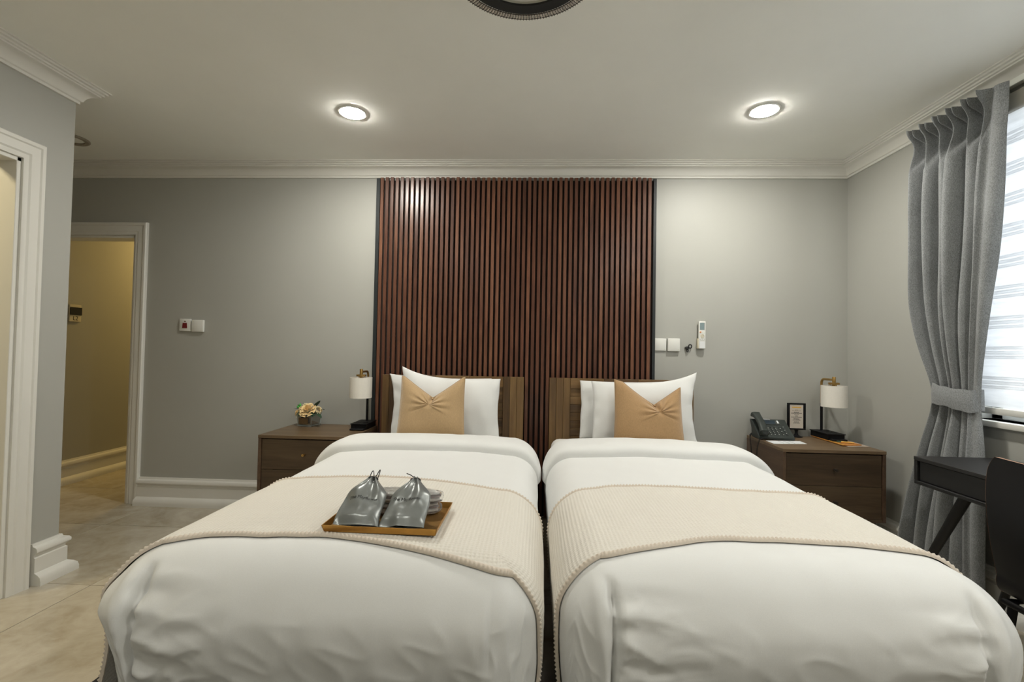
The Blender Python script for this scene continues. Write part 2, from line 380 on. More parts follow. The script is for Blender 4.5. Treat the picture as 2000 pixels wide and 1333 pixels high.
def trims():
    m = MB(); sweep(m, [(-5.2, YB), (XR, YB), (XR, YREAR)], CORN, -1)
    structure(m.build('trim_1', 'trim'), 'white plaster cornice along the bed wall and window wall', 'cornice')
    m = MB(); sweep(m, [(XL, YREAR), (XL, YP), (-5.2, YP)], CORN, -1)
    structure(m.build('trim_2', 'trim'), 'white plaster cornice on the left partition, mitred at its corner', 'cornice')
    m = MB(); sweep(m, [(-3.005, YB), (-1.20, YB)], SKIRT, -1)
    structure(m.build('baseboard_back', 'trim'), 'tall white moulded skirting between the doorway and left nightstand', 'skirting')
    m = MB(); sweep(m, [(.9, YB), (XR, YB), (XR, YREAR)], SKIRT, -1)
    structure(m.build('baseboard_right', 'trim'), 'white skirting under the curtain and window', 'skirting')
    m = MB(); sweep(m, [(XL, 2.265), (XL, YP), (-5.2, YP)], SKIRT, -1)
    structure(m.build('baseboard_left', 'trim'), 'tall white moulded skirting wrapping the partition corner', 'skirting')
    m = MB(); sweep(m, [(XL, YREAR), (XL, 1.135)], SKIRT, -1)
    structure(m.build('baseboard_left_near', 'trim'), 'white skirting on the left wall nearest the viewer', 'skirting')
    m = MB(); sweep(m, [(-4.05, YB+.12), (-4.05, 6.9)], SKIRT, -1)
    structure(m.build('baseboard_hall', 'trim'), 'white skirting glowing yellow inside the hallway', 'skirting')
    # door casings
    CAS = [(0, 0), (.0, .012), (.010, .016), (.022, .014), (.030, .020), (.070, .020), (.076, .026), (.092, .026), (.098, .018), (.098, 0)]
    d = bpy.data.objects.new('door_1', None); COL.objects.link(d)
    structure(d, 'cream lit doorway with white casing at the far left edge', 'doorway')
    m = MB(); y0, y1, zt = 1.25, 2.15, 2.115
    def casing(mb, a0, a1, top, place):
        rings = []
        for (a, z, sa, sz) in ((a0, 0, -1, 0), (a0, top, -1, 1), (a1, top, 1, 1), (a1, 0, 1, 0)):
            rings.append([place(a+sa*o, z+sz*o, h) for o, h in CAS])
        mb.grid(np.array(rings)); k = len(CAS)
        mb.add(rings[0], [tuple(range(k))]); mb.add(rings[3], [tuple(range(k))])
    casing(m, y0, y1, zt, lambda a, z, h: (XL+h, a, z)); m.build('casing', 'trim', d)
    m = MB(); m.box((XL-.125, y1-.02, 0), (XL+.001, y1+.001, zt), .002); m.box((XL-.125, y0-.001, 0), (XL+.001, y0+.02, zt), .002); m.box((XL-.125, y0, zt-.02), (XL+.001, y1, zt+.001), .002); m.build('jamb', 'trim', d)
    d = bpy.data.objects.new('door_2', None); COL.objects.link(d)
    structure(d, 'white cased open doorway to the yellow lit hallway', 'doorway')
    m = MB(); casing(m, -4.0, -3.1, 2.07, lambda a, z, h: (a, YB-h, z)); m.build('casing', 'trim', d)
    m = MB(); m.box((-3.12, YB-.001, 0), (-3.099, YB+.125, 2.07), .002); m.box((-4.001, YB-.001, 0), (-3.98, YB+.125, 2.07), .002); m.box((-4.0, YB-.001, 2.05), (-3.1, YB+.125, 2.071), .002); m.build('jamb', 'trim', d)
trims()
def window():
    wd = bpy.data.objects.new('window_1', None); COL.objects.link(wd)
    structure(wd, 'window behind the striped blind on the right wall', 'window')
    y0, y1, z0, z1 = .55, 2.52, .92, 2.43; x = XR+.11
    m = MB()
    for a, b in (((x-.03, y0, z0), (x+.03, y0+.06, z1)), ((x-.03, y1-.06, z0), (x+.03, y1, z1)), ((x-.03, y0, z0), (x+.03, y1, z0+.06)), ((x-.03, y0, z1-.06), (x+.03, y1, z1)), ((x-.025, 1.50, z0), (x+.025, 1.56, z1))): m.box(a, b, .004)
    m.build('window_frame', 'white', wd)
    for a, b in ((y0+.06, 1.50), (1.56, y1-.06)):
        m = MB(); m.box((x-.004, a, z0+.06), (x+.004, b, z1-.06)); m.build('pane', 'glass', wd)
    m = MB(); m.box((XR-.035, y0-.05, z0-.03), (XR+.09, y1+.03, z0), .006, 2); m.build('window_sill', 'trim', wd)
window()

# ------------------------------------------------------------------ slatted panel
def slat_panel():
    x0, x1 = -1.205, .889; zt = 2.512
    t = thing('slat_panel', 'reddish brown vertical wood slat panel on the wall behind the beds', 'wall panel', ((x0+x1)/2, YB, 0))
    ox = (x0+x1)/2
    m = MB(); m.box((x0+.03-ox, -.012, .01), (x1-.02-ox, -.001, zt-.012)); m.build('backing_board', 'felt', t)
    m = MB(); m.box((x0-ox, -.028, .01), (x0+.028-ox, -.001, zt), .0015); e = m.build('edge_strip', 'trimblack', t); e['label'] = 'black edge strip'
    m = MB(); m.box((x1-.022-ox, -.028, .01), (x1-ox, -.001, zt), .0015); e = m.build('edge_strip', 'trimblack', t); e['label'] = 'black edge strip'
    n = 53; a = x0+.032; pitch = (x1-.024-a)/n; wdt = pitch*.60
    mm = MB(); mm.box((-wdt/2, -.033, .012), (wdt/2, -.0125, zt+.006), .0012); first = None
    for i in range(n):
        if first is None: first = mm.build('slat', 'slat', t); s = first
        else: s = first.copy(); COL.objects.link(s); s.parent = t
        s.location = (a+pitch*(i+.32)-ox, RNG.uniform(-.0004, .0004), RNG.uniform(-.003, .002))
slat_panel()

# ------------------------------------------------------------------ beds
class Drape:
    def __init__(s, x0, x1, yf, zt, r=.13, crown=.03, seed=1, tuck=.05, inner=0, gather=(1, 1), press=0):
        s.x0, s.x1, s.yf, s.zt, s.r, s.crown, s.seed, s.tuck, s.inner, s.gather, s.press = x0, x1, yf, zt, r, crown, seed, tuck, inner, gather, press
    def pos(s, px, py, tuck=None, flare=0.0):
        r = s.r; tuck = s.tuck if tuck is None else tuck
        qx = np.clip(px, s.x0+r, s.x1-r); qy = np.maximum(py, s.yf+r)
        dx = px-qx; dy = py-qy; d = np.maximum(abs(dx), abs(dy)); h = np.hypot(dx, dy)+1e-9
        nx, ny = dx/h, dy/h; th = np.minimum(d/r, PI/2); e = np.maximum(0, d-r*PI/2)
        ins = (np.sign(dx) == s.inner)*1.0
        tuck = tuck*(1-ins)+.03*ins; flare = flare*(1-ins)
        out = r*np.sin(th) - tuck*np.clip(e/.32, 0, 1.3)**2 + .014*(1-ins)*np.exp(-((d-.24)/.10)**2)+(dx < 0)*(dy < 0)*(s.inner > 0)*.016*np.exp(-((d-.20)/.05)**2)*np.clip(2*np.minimum(abs(dx), abs(dy))/h*1.2, 0, 1) + flare*np.clip(e/.35, 0, 1.2)**1.5
        z = s.zt - r*(1-np.cos(th)) - e
        xc = (s.x0+s.x1)/2; hw = (s.x1-s.x0)/2
        z = z + s.crown*np.clip(1-((px-xc)/hw)**2, 0, 1)*smoothstep(s.yf-.06, s.yf+.17, py)
        return np.stack([qx+nx*out, qy+ny*out, z], -1)
    def normal(s, px, py, **k):
        e = 1e-3; a = s.pos(px+e, py, **k)-s.pos(px-e, py, **k); b = s.pos(px, py+e, **k)-s.pos(px, py-e, **k)
        n = np.cross(a, b); return n/(np.linalg.norm(n, axis=-1, keepdims=True)+1e-12)
    def wrinkle(s, px, py):
        r = s.r; w_ = (.0028*wob(px, py, s.seed, 7)+.0008*wob(px*1.4, py, s.seed+1, 28))*(1-s.press*np.exp(-((px+.445)/.24)**4-((py-1.50)/.20)**4))
        # foot face: soft vertical creases, gathers at the corners
        df = np.maximum(0, (s.yf+r)-py); face = smoothstep(.12, .25, df)
        crease = lambda x, y, sd, f: 1-2*np.abs(np.tanh(1.3*wob(x, y, sd, f)))
        w_ = w_ + face*(.0022*wob(px, py*.2, s.seed+2, 20)+.0020*crease(px, py*.35+px*.3, s.seed+3, 26)+.0016*crease(px*.8+py*.5, py, s.seed+4, 40))
        for sd, edge in ((-1, s.x0+r), (1, s.x1-r)):
            amp = s.gather[0 if sd < 0 else 1]
            dist = (px-edge)*-sd                                         # inward from the corner line
            g = np.exp(-(np.maximum(0, dist)/.17)**2)*smoothstep(-.05, .01, dist)*smoothstep(.08, .17, df)*amp
            q = dist*.28+.05*np.sin(dist*9)
            w_ = w_ + g*(.0095*np.sin(df*74+2.2*np.sin(dist*11+s.seed)+dist*13)*(.6+.4*np.sin(df*31+dist*20+s.seed))+.0045*crease(q*.5, df-dist*.25, s.seed+5+sd, 40)+.0025*crease(q, df+dist*.2, s.seed+7+sd, 80))
            gr = smoothstep(.07, .14, df)*min(1, amp*1.2)
            w_ = w_ - .034*np.exp(-((dist+.008+.010*np.sin(df*15+s.seed))/.013)**2)*gr
            w_ = w_ + .010*np.exp(-((dist+.050)/.03)**2)*gr
        return w_
    def at(s, px, py, off=0, wr=True, **k):
        d = off + (s.wrinkle(px, py) if wr else 0)
        d = np.asarray(d)*np.ones_like(px)
        return s.pos(px, py, **k)+s.normal(px, py, **k)*d[..., None]

def shell_strip(mb, dr, PX, PY, top, bottom, wr=True, **k):
    """closed sheet between two offsets over the same drape"""
    A = dr.at(PX, PY, top, wr, **k); B = dr.at(PX, PY, bottom, wr, **k)
    mb.grid(A); mb.grid(B[::-1])
    for sl in (np.s_[0], np.s_[-1]): mb.grid(np.stack([A[sl], B[sl]], 0))
    for sl in (np.s_[:, 0], np.s_[:, -1]): mb.grid(np.stack([A[sl], B[sl]], 0))

def make_bed(side, xc, dr, fold, runF, runB, lf, rf):
    L = {'left': 'left', 'right': 'right'}[side]
    yh = 3.415
    t = thing('bed', f'{L} twin bed with patchwork acacia headboard and white mattress', 'bed', (xc, 2.3, 0), 0, 'twin beds side by side')
    T = Matrix.Translation((-xc, -2.3, 0))
    def mb(): m = MB(); m.M = T; return m
    w2 = .515
    hx0, hx1 = (-1.096, -.063) if side == 'left' else (.121, 1.141)
    zt = 1.034
    m = mb(); m.box((hx0+.004, yh, .10), (hx1-.004, yh+.022, zt-.003)); hb = m.build('headboard', 'acacia_v', t)
    sw_ = .150
    for a, b in ((hx0, hx0+sw_), (hx1-sw_, hx1)):
        k = 3
        for i in range(k):
            q = a+(b-a)*i/k; m = mb(); m.box((q+.0006, yh-.030, .0), (q+(b-a)/k-.0006, yh, zt), .0015); m.build('stile_board', 'acacia_v', hb)
    nb = 3
    for i in range(nb):
        q0 = hx0+sw_+(hx1-hx0-2*sw_)*i/nb; q1 = hx0+sw_+(hx1-hx0-2*sw_)*(i+1)/nb
        m = mb(); m.box((q0+.0008, yh-.030, zt-.075), (q1-.0008, yh, zt), .0015); m.build('rail_board', 'acacia_h', hb)
    m = mb(); m.box((hx0+sw_, yh-.030, .38), (hx1-sw_, yh, .45), .0015); m.build('rail_board', 'acacia_h', hb)
    rows = 9; hh = (zt-.075-.45)/rows
    for i in range(rows):
        z0 = .45+hh*i
        c = [hx0+sw_, hx0+sw_+(hx1-hx0-2*sw_)*RNG.uniform(.3, .7), hx1-sw_]
        for q0, q1 in zip(c[:-1], c[1:]):
            m = mb(); m.box((q0+.0008, yh-.016, z0+.0008), (q1-.0008, yh, z0+hh-.0008), .001); m.build('plank', 'acacia_h', hb)
    m = mb(); m.box((xc-.50, 1.34, .14), (xc+.50, 3.38, .32), .01); m.build('bed_base', 'bedbase', t)
    for a in (-.44, .44):
        for b in (1.42, 3.30):
            m = mb(); m.cyl((xc+a, b, .012), (xc+a, b, .15), .025, .032, 14); m.build('leg', 'bedbase', t)
    ma, mz = (-1.10, -.055) if side == 'left' else (.135, 1.165)
    m = mb(); m.box((ma, 1.40, .325), (mz, 3.375, .612), .06, 4); m.build('mattress', 'sheet', t, 60)
    # duvet (a thing of its own)
    r = dr.r; ext = r*PI/2+.33
    d = thing('duvet', f'white linen duvet with folded back top covering the {L} bed', 'duvet', (xc, 2.0, .6), 0, 'white duvets on the twin beds')
    TD = Matrix.Translation((-xc, -2.0, -.6))
    xs = np.concatenate([np.linspace(dr.x0+r-ext, dr.x0+r+.2, 90), np.linspace(dr.x0+r+.2, dr.x1-r-.2, 46)[1:-1], np.linspace(dr.x1-r-.2, dr.x1-r+ext, 90)])
    ys = np.concatenate([np.linspace(dr.yf+r-ext, dr.yf+r+.1, 120), np.linspace(dr.yf+r+.1, 2.93, 70)[1:]])
    PX, PY = np.meshgrid(xs, ys, indexing='ij')
    m = MB(); m.M = TD; m.grid(dr.at(PX, PY)); o = m.build('duvet_body', 'linen', d, 180, recalc=False)
    # folded-back band at the head: a thick rolled strip
    y0, y1, th = fold
    a = np.linspace(0, PI, 34)
    L2 = np.linspace(dr.x0+r-(.235 if dr.inner < 0 else .36), dr.x1-r+(.235 if dr.inner > 0 else .36), 150)
    PXf, AF = np.meshgrid(L2, a, indexing='ij')
    edge = np.minimum(PXf-L2[0], L2[-1]-PXf)
    sidew = smoothstep(0.0, .22, edge)                                      # the roll thins and narrows down the sides
    lip = .012*np.sin(PXf*5+dr.seed)+.006*np.sin(PXf*13)
    ym = (y0+y1)/2-.03*(1-sidew); ha = (y1-y0)/2*(.72+.28*sidew)
    PYf = ym-ha*np.sign(np.cos(AF))*np.abs(np.cos(AF))**.75+lip*(np.cos(AF) > 0)
    hgt = th*(.35+.65*sidew)*np.sin(AF)**.55*(1+.22*np.cos(AF))
    hgt = hgt*smoothstep(0, .02, edge)-.004
    P = dr.at(PXf, PYf, hgt+.003*wob(PXf, PYf, 5+dr.seed, 14)*np.sin(AF), True)
    m = MB(); m.M = TD; m.grid(P); m.build('fold', 'linen', d, 180, recalc=False)
    # runner blanket
    rn = thing('bed_runner', f'beige waffle weave runner blanket across the {L} bed', 'blanket', (xc, 1.7, .6), 0, 'waffle runners on the twin beds')
    TR = Matrix.Translation((-xc, -1.7, -.6))
    s0, s1 = dr.x0+r-(r*PI/2+lf), dr.x1-r+(r*PI/2+rf)
    nx = int((s1-s0)/.0031); U = np.linspace(s0, s1, nx); V = np.linspace(0, 1, 215)
    F = runF(U); B = runB(U)
    PX, VV = np.meshgrid(U, V, indexing='ij'); PY = F[:, None]+(B-F)[:, None]*VV
    pw = .0125
    ridge = np.maximum(np.cos(2*PI*PX/pw), np.cos(2*PI*(PY)/pw))
    bord = smoothstep(.008, .03, np.minimum(PY-F[:, None], B[:, None]-PY))
    off = .0085+.0021*ridge*bord
    m = MB(); m.M = TR; m.grid(dr.at(PX, PY, off, True, tuck=-.01, flare=.04))
    m.build('waffle_cloth', 'waffle', rn, 180, recalc=False)
    # rolled hems front and back: raised strip with stitch bumps
    for E, sgn in ((F, 1), (B, -1)):
        un = int((s1-s0)/.0026); U2 = np.linspace(s0, s1, un); E2 = np.interp(U2, U, E)
        a = np.linspace(0, PI, 9); PXh, AH = np.meshgrid(U2, a, indexing='ij')
        PYh = E2[:, None]+sgn*.008-.0095*np.cos(AH)
        hb_ = .004+np.sin(AH)*(.0105+.0028*np.cos(2*PI*PXh/.0125)*np.exp(-((AH-PI/2)/.55)**2))
        m = MB(); m.M = TR; m.grid(dr.at(PXh, PYh, hb_, True, tuck=-.01, flare=.04)); m.build('hem', 'hem', rn, 180, recalc=False)
    return t
DL = Drape(-1.185, .036, 1.215, .628, .14, .030, 3, inner=1, gather=(1.0, .0), press=1)
DR = Drape(.082, 1.272, 1.225, .632, .14, .030, 8, inner=-1, gather=(.75, .6))
ip = lambda xs, ys: (lambda u: np.interp(u, xs, ys)*0+np.convolve(np.pad(np.interp(u, xs, ys), 15, mode='edge'), np.ones(31)/31, 'valid'))
make_bed('left', -.580, DL, (2.60, 2.955, .062), ip([-1.62, -1.45, -1.2, -.95, -.6, -.25, -.05, .1, .4], [1.13, 1.20, 1.29, 1.36, 1.37, 1.31, 1.27, 1.25, 1.22]), ip([-1.5, -1.0, -.6, -.1, .4], [1.99, 2.02, 2.01, 1.93, 1.93]), .40, .34)
make_bed('right', .631, DR, (2.58, 2.955, .062), ip([-.2, .1, .3, .56, .95, 1.2, 1.5], [1.30, 1.31, 1.36, 1.44, 1.45, 1.43, 1.40]), ip([-.2, .1, .35, .8, 1.2, 1.5], [1.93, 1.95, 2.0, 1.97, 2.01, 1.98]), .36, .36)

def pillow_mesh(W, H, T, nu=64, nv=56, c=.05, mod=None, power=.55, p=2.6):
    u = np.linspace(-1, 1, nu); v = np.linspace(-1, 1, nv); U, V = np.meshgrid(u, v, indexing='ij')
    # denser sampling near the edges
    U = np.sin(U*PI/2)*.35+U*.65; V = np.sin(V*PI/2)*.35+V*.65
    m = MB(); out = []
    for sd in (1, -1):
        X = W/2*U*(1-c*(1-V**2)); Z = H/2*V*(1-c*(1-U**2))
        th = T/2*(np.clip(1-np.abs(U)**p, 0, 1)*np.clip(1-np.abs(V)**p, 0, 1))**power
        Y = -sd*th
        if mod is not None: X, Y, Z = mod(U, V, X, Y, Z, sd)
        A = np.stack([X, Y, Z], -1); out.append(A); m.grid(A if sd == 1 else A[::-1])
    return m
def place(o, loc, rx=0, ry=0, rz=0):
    o.location = loc; o.rotation_mode = 'XYZ'; o.rotation_euler = (rx, ry, rz); return o
def pillows():
    def mk(W, H, T, spikes, seed):
        def mod(U, V, X, Y, Z, sd):
            for (su, sv, ax, az) in spikes:
                g = np.clip((1+su*U)/2, 0, 1)**5*np.clip((1+sv*V)/2, 0, 1)**5
                X = X+ax*g; Z = Z+az*g
            Y = Y + (.004*wob(X, Z, seed, 14)+.0025*wob(X, Z, seed+1, 34))*np.clip(np.abs(Y)/.03, 0, 1)
            e = np.exp(-((1-np.abs(U))/.10)**2)
            Y = Y + e*.003*np.sin(Z*60+seed)
            X = X + np.sign(U)*np.exp(-((1-np.abs(U))/.05)**2)*.0035*wob(Z, Z*.3, seed+4, 30)
            return X, Y, Z
        return pillow_mesh(W, H, T, mod=mod, c=.035)
    G = 'white bed pillows'
    specs = [
        ('back', 'left', (-.645, 3.312, .820), .70, .41, .11, [(-1, 1, -.03, .02)], (-.12, 0, .0), 1, 'white pillow behind on the left bed, its corner showing at the left'),
        ('front', 'left', (-.552, 3.180, .824), .665, .415, .13, [(-1, 1, -.02, .075), (1, 1, .0, .0)], (-.15, 0, .0), 2, 'white front pillow on the left bed with a pointed raised left corner'),
        ('back', 'right', (.680, 3.312, .824), .70, .40, .11, [(1, 1, .02, .02)], (-.12, 0, .0), 3, 'white pillow behind on the right bed, its edge showing at the left'),
        ('front', 'right', (.737, 3.180, .826), .675, .405, .13, [(1, 1, .03, .075), (1, -1, .02, 0)], (-.15, 0, .0), 4, 'white front pillow on the right bed with a raised right corner'),
    ]
    for k, side, loc, W, H, T, sp, rot, seed, lab in specs:
        o = mk(W, H, T, sp, seed).build('pillow', 'linen', None, 180); place(o, loc, *rot); tag(o, lab, 'pillow', G)
        n = len(o.data.vertices)
    def cushion(W, H, T, notch_x, depth, crease, seed, tips, label, matn, loc, rot):
        def mod(U, V, X, Y, Z, sd):
            top = smoothstep(-.15, 1.0, V)
            vv = np.clip(1-np.abs(X-notch_x)/(W*.47), 0, 1)
            Z = Z - depth*vv**1.05*top
            Z = Z + np.where(U < 0, tips[0], tips[1])*np.clip((1+V)/2, 0, 1)**4*np.abs(U)**2
            # taper: narrower at the top
            X = X*(1-.055*(V+1)/2)
            # fold running down from the notch
            zc = H/2-depth; fx = notch_x+crease[0]*np.clip((zc-Z)/crease[1], 0, 1)
            on = smoothstep(zc-crease[1], zc-.2*crease[1], Z)
            g = np.exp(-((X-fx)/.016)**2)*on
            Y = Y - sd*(-.030*g)*np.clip(np.abs(Y)/.02, 0, 1)
            dx = X-(notch_x+crease[0]*.6); dz = Z-(zc-crease[1]*.6); rr = np.hypot(dx, dz); an = np.arctan2(dz, dx)
            Y = Y - sd*(.0048*np.sin(an*15+seed)*np.exp(-((rr-.05)/.065)**2)*(np.sin(an) > -.5)+.002*wob(X, Z, seed, 26))*np.clip(np.abs(Y)/.02, 0, 1)
            return X, Y, Z
        m = pillow_mesh(W, H, T, 110, 100, c=.03, mod=mod, p=3.0)
        t = thing('cushion', label, 'cushion', loc, 0, 'tan velvet cushions')
        t.rotation_euler = rot
        o = m.build('cover', matn, t, 180)
        # piped seam round the edge
        N = 60; pts = []
        def edge(U, V):
            X = W/2*U*(1-.03*(1-V**2)); Z = H/2*V*(1-.03*(1-U**2)); return mod(np.array([U]), np.array([V]), np.array([X]), np.array([0.]), np.array([Z]), 1)
        seq = [(-1+2*i/N, 1) for i in range(N)]+[(1, 1-2*i/N) for i in range(N)]+[(1-2*i/N, -1) for i in range(N)]+[(-1, -1+2*i/N) for i in range(N)]
        for a, b in seq: x, y, z = edge(float(a), float(b)); pts.append((x[0], 0, z[0]))
        s = MB(); s.tube(pts, .0032, 6, closed=True); s.build('seam', matn, t, 180)
    cushion(.440, .395, .12, .004, .122, (-.026, .085), 2, (.012, .012), 'light tan velvet cushion with a deep V dent on the left bed', 'velvet', (-.652, 3.034, .836), (-.17, 0, .012))
    cushion(.440, .395, .12, .040, .125, (.040, .085), 5, (.030, .002), 'darker tan velvet cushion with a lopsided dent on the right bed', 'velvet2', (.738, 3.034, .824), (-.17, 0, -.01))
pillows()

# ------------------------------------------------------------------ nightstands
def nightstand(x0, x1, label, knobmat):
    yf, yb, zt, zb = 2.97, 3.46, .650, .215; cx = (x0+x1)/2
    t = thing('nightstand', label, 'nightstand', (cx, (yf+yb)/2, 0), 0, 'walnut nightstands')
    T = Matrix.Translation((-cx, -(yf+yb)/2, 0))
    def mb(): m = MB(); m.M = T; return m
    m = mb(); m.box((x0, yf-.004, zt-.020), (x1, yb, zt), .0015); m.build('top', 'walnut_top', t)
    for a in (x0, x1-.020):
        m = mb(); m.box((a, yf, zb), (a+.020, yb, zt-.0205), .0012); m.build('side_panel', 'walnut_side', t)
    m = mb(); m.box((x0+.0205, yf+.004, zb), (x1-.0205, yb, zb+.018), .001); m.build('bottom_panel', 'walnut', t)
    m = mb(); m.box((x0+.0205, yb-.012, zb+.018), (x1-.0205, yb, zt-.021)); m.build('back_panel', 'walnut', t)
    h = (zt-.028-zb-.022)/2
    for k in range(2):
        z0 = zb+.020+k*(h+.003)
        m = mb(); m.box((x0+.0235, yf+.006, z0), (x1-.0235, yf+.024, z0+h), .001)
        m.box((x0+.04, yf+.024, z0+.02), (x1-.04, yb-.03, z0+h-.02)); dr = m.build('drawer', 'walnut', t)
        kz = z0+h*.52
        m = mb(); m.cyl((cx, yf+.006, kz), (cx, yf-.018, kz), .0045, .0045, 14); m.cyl((cx, yf-.006, kz), (cx, yf-.026, kz), .0085, .0085, 18); m.build('knob', knobmat, dr)
    for a in (x0+.05, x1-.05):
        for b in (yf+.05, yb-.05):
            m = mb(); m.cyl((a, b, .0), (a, b, zb), .013, .020, 16); m.build('leg', 'walnut', t)
nightstand(-1.765, -1.150, 'walnut two drawer nightstand left of the beds under the flowers', 'brass')
nightstand(1.543, 2.156, 'walnut two drawer nightstand right of the beds under the telephone', 'wire')

# ------------------------------------------------------------------ table lamps
def lamp(loc):
    t = thing('table_lamp', '', 'lamp', loc, 0, 'drum shade bedside lamps')
    m = MB(); m.box((-.055, -.145, 0), (.055, .055, .036), .002); m.box((-.060, -.150, .036), (.060, .060, .042), .0015); m.build('base', 'black', t)
    m = MB(); m.box((-.05, -.185, .0), (.05, -.146, .012), .003); m.build('front_ledge', 'black', t)
    for k in (-1, 1):
        m = MB(); m.box((k*.024-.013, -.10, .042), (k*.024+.013, -.06, .0445), .001); m.build('socket_plate', 'blackwood', t)
    m = MB(); m.cyl((0, .02, .042), (0, .02, .235), .0085, n=18); m.build('stem', 'black', t)
    pts = [(0, .02, .234), (0, .02, .375)]
    for k in range(1, 9):
        a = PI/2*k/8; pts.append((0, .02-.03*(1-math.cos(a)), .375+.03*math.sin(a)))
    pts.append((0, -.118, .405)); m = MB(); m.tube(pts, .0078, 14); m.build('gooseneck', 'brass', t)
    m = MB(); m.lathe((0, -.118, 0), [(0, .425), (.010, .425), (.011, .422), (.011, .386), (.018, .386), (.018, .374), (.011, .374), (.011, .33), (0, .33)], 20); m.build('finial', 'brass', t)
    m = MB()
    for k in range(3):
        a = 2*PI*k/3+.5; m.tube([(0, -.118, .352), (.030*math.cos(a), -.118+.030*math.sin(a), .378), (.030*math.cos(a), -.118+.03*math.sin(a), .360), (.073*math.cos(a), -.118+.073*math.sin(a), .352)], .0022, 6)
    m.lathe((0, -.118, 0), [(.034, .374), (.034, .386), (.026, .386), (.026, .374), (.034, .374)], 20); m.build('shade_carrier', 'brass', t)
    m = MB(); m.lathe((0, -.118, 0), [(.0745, .222), (.0765, .222), (.0765, .366), (.0745, .366), (.0745, .222)], 40); m.build('shade', 'shade', t, 50)
    m = MB(); m.ell((0, -.118, .30), (.022, .022, .032), 14, 10); m.build('bulb', 'white', t)
    return t
l1 = lamp((-1.213, 3.395, .650)); l1['label'] = 'black and brass table lamp with white drum shade beside the flowers'
l2 = copy_tree(l1); l2.location = (2.043, 3.405, .6595); l2['label'] = 'black and brass table lamp with white drum shade beside the telephone'

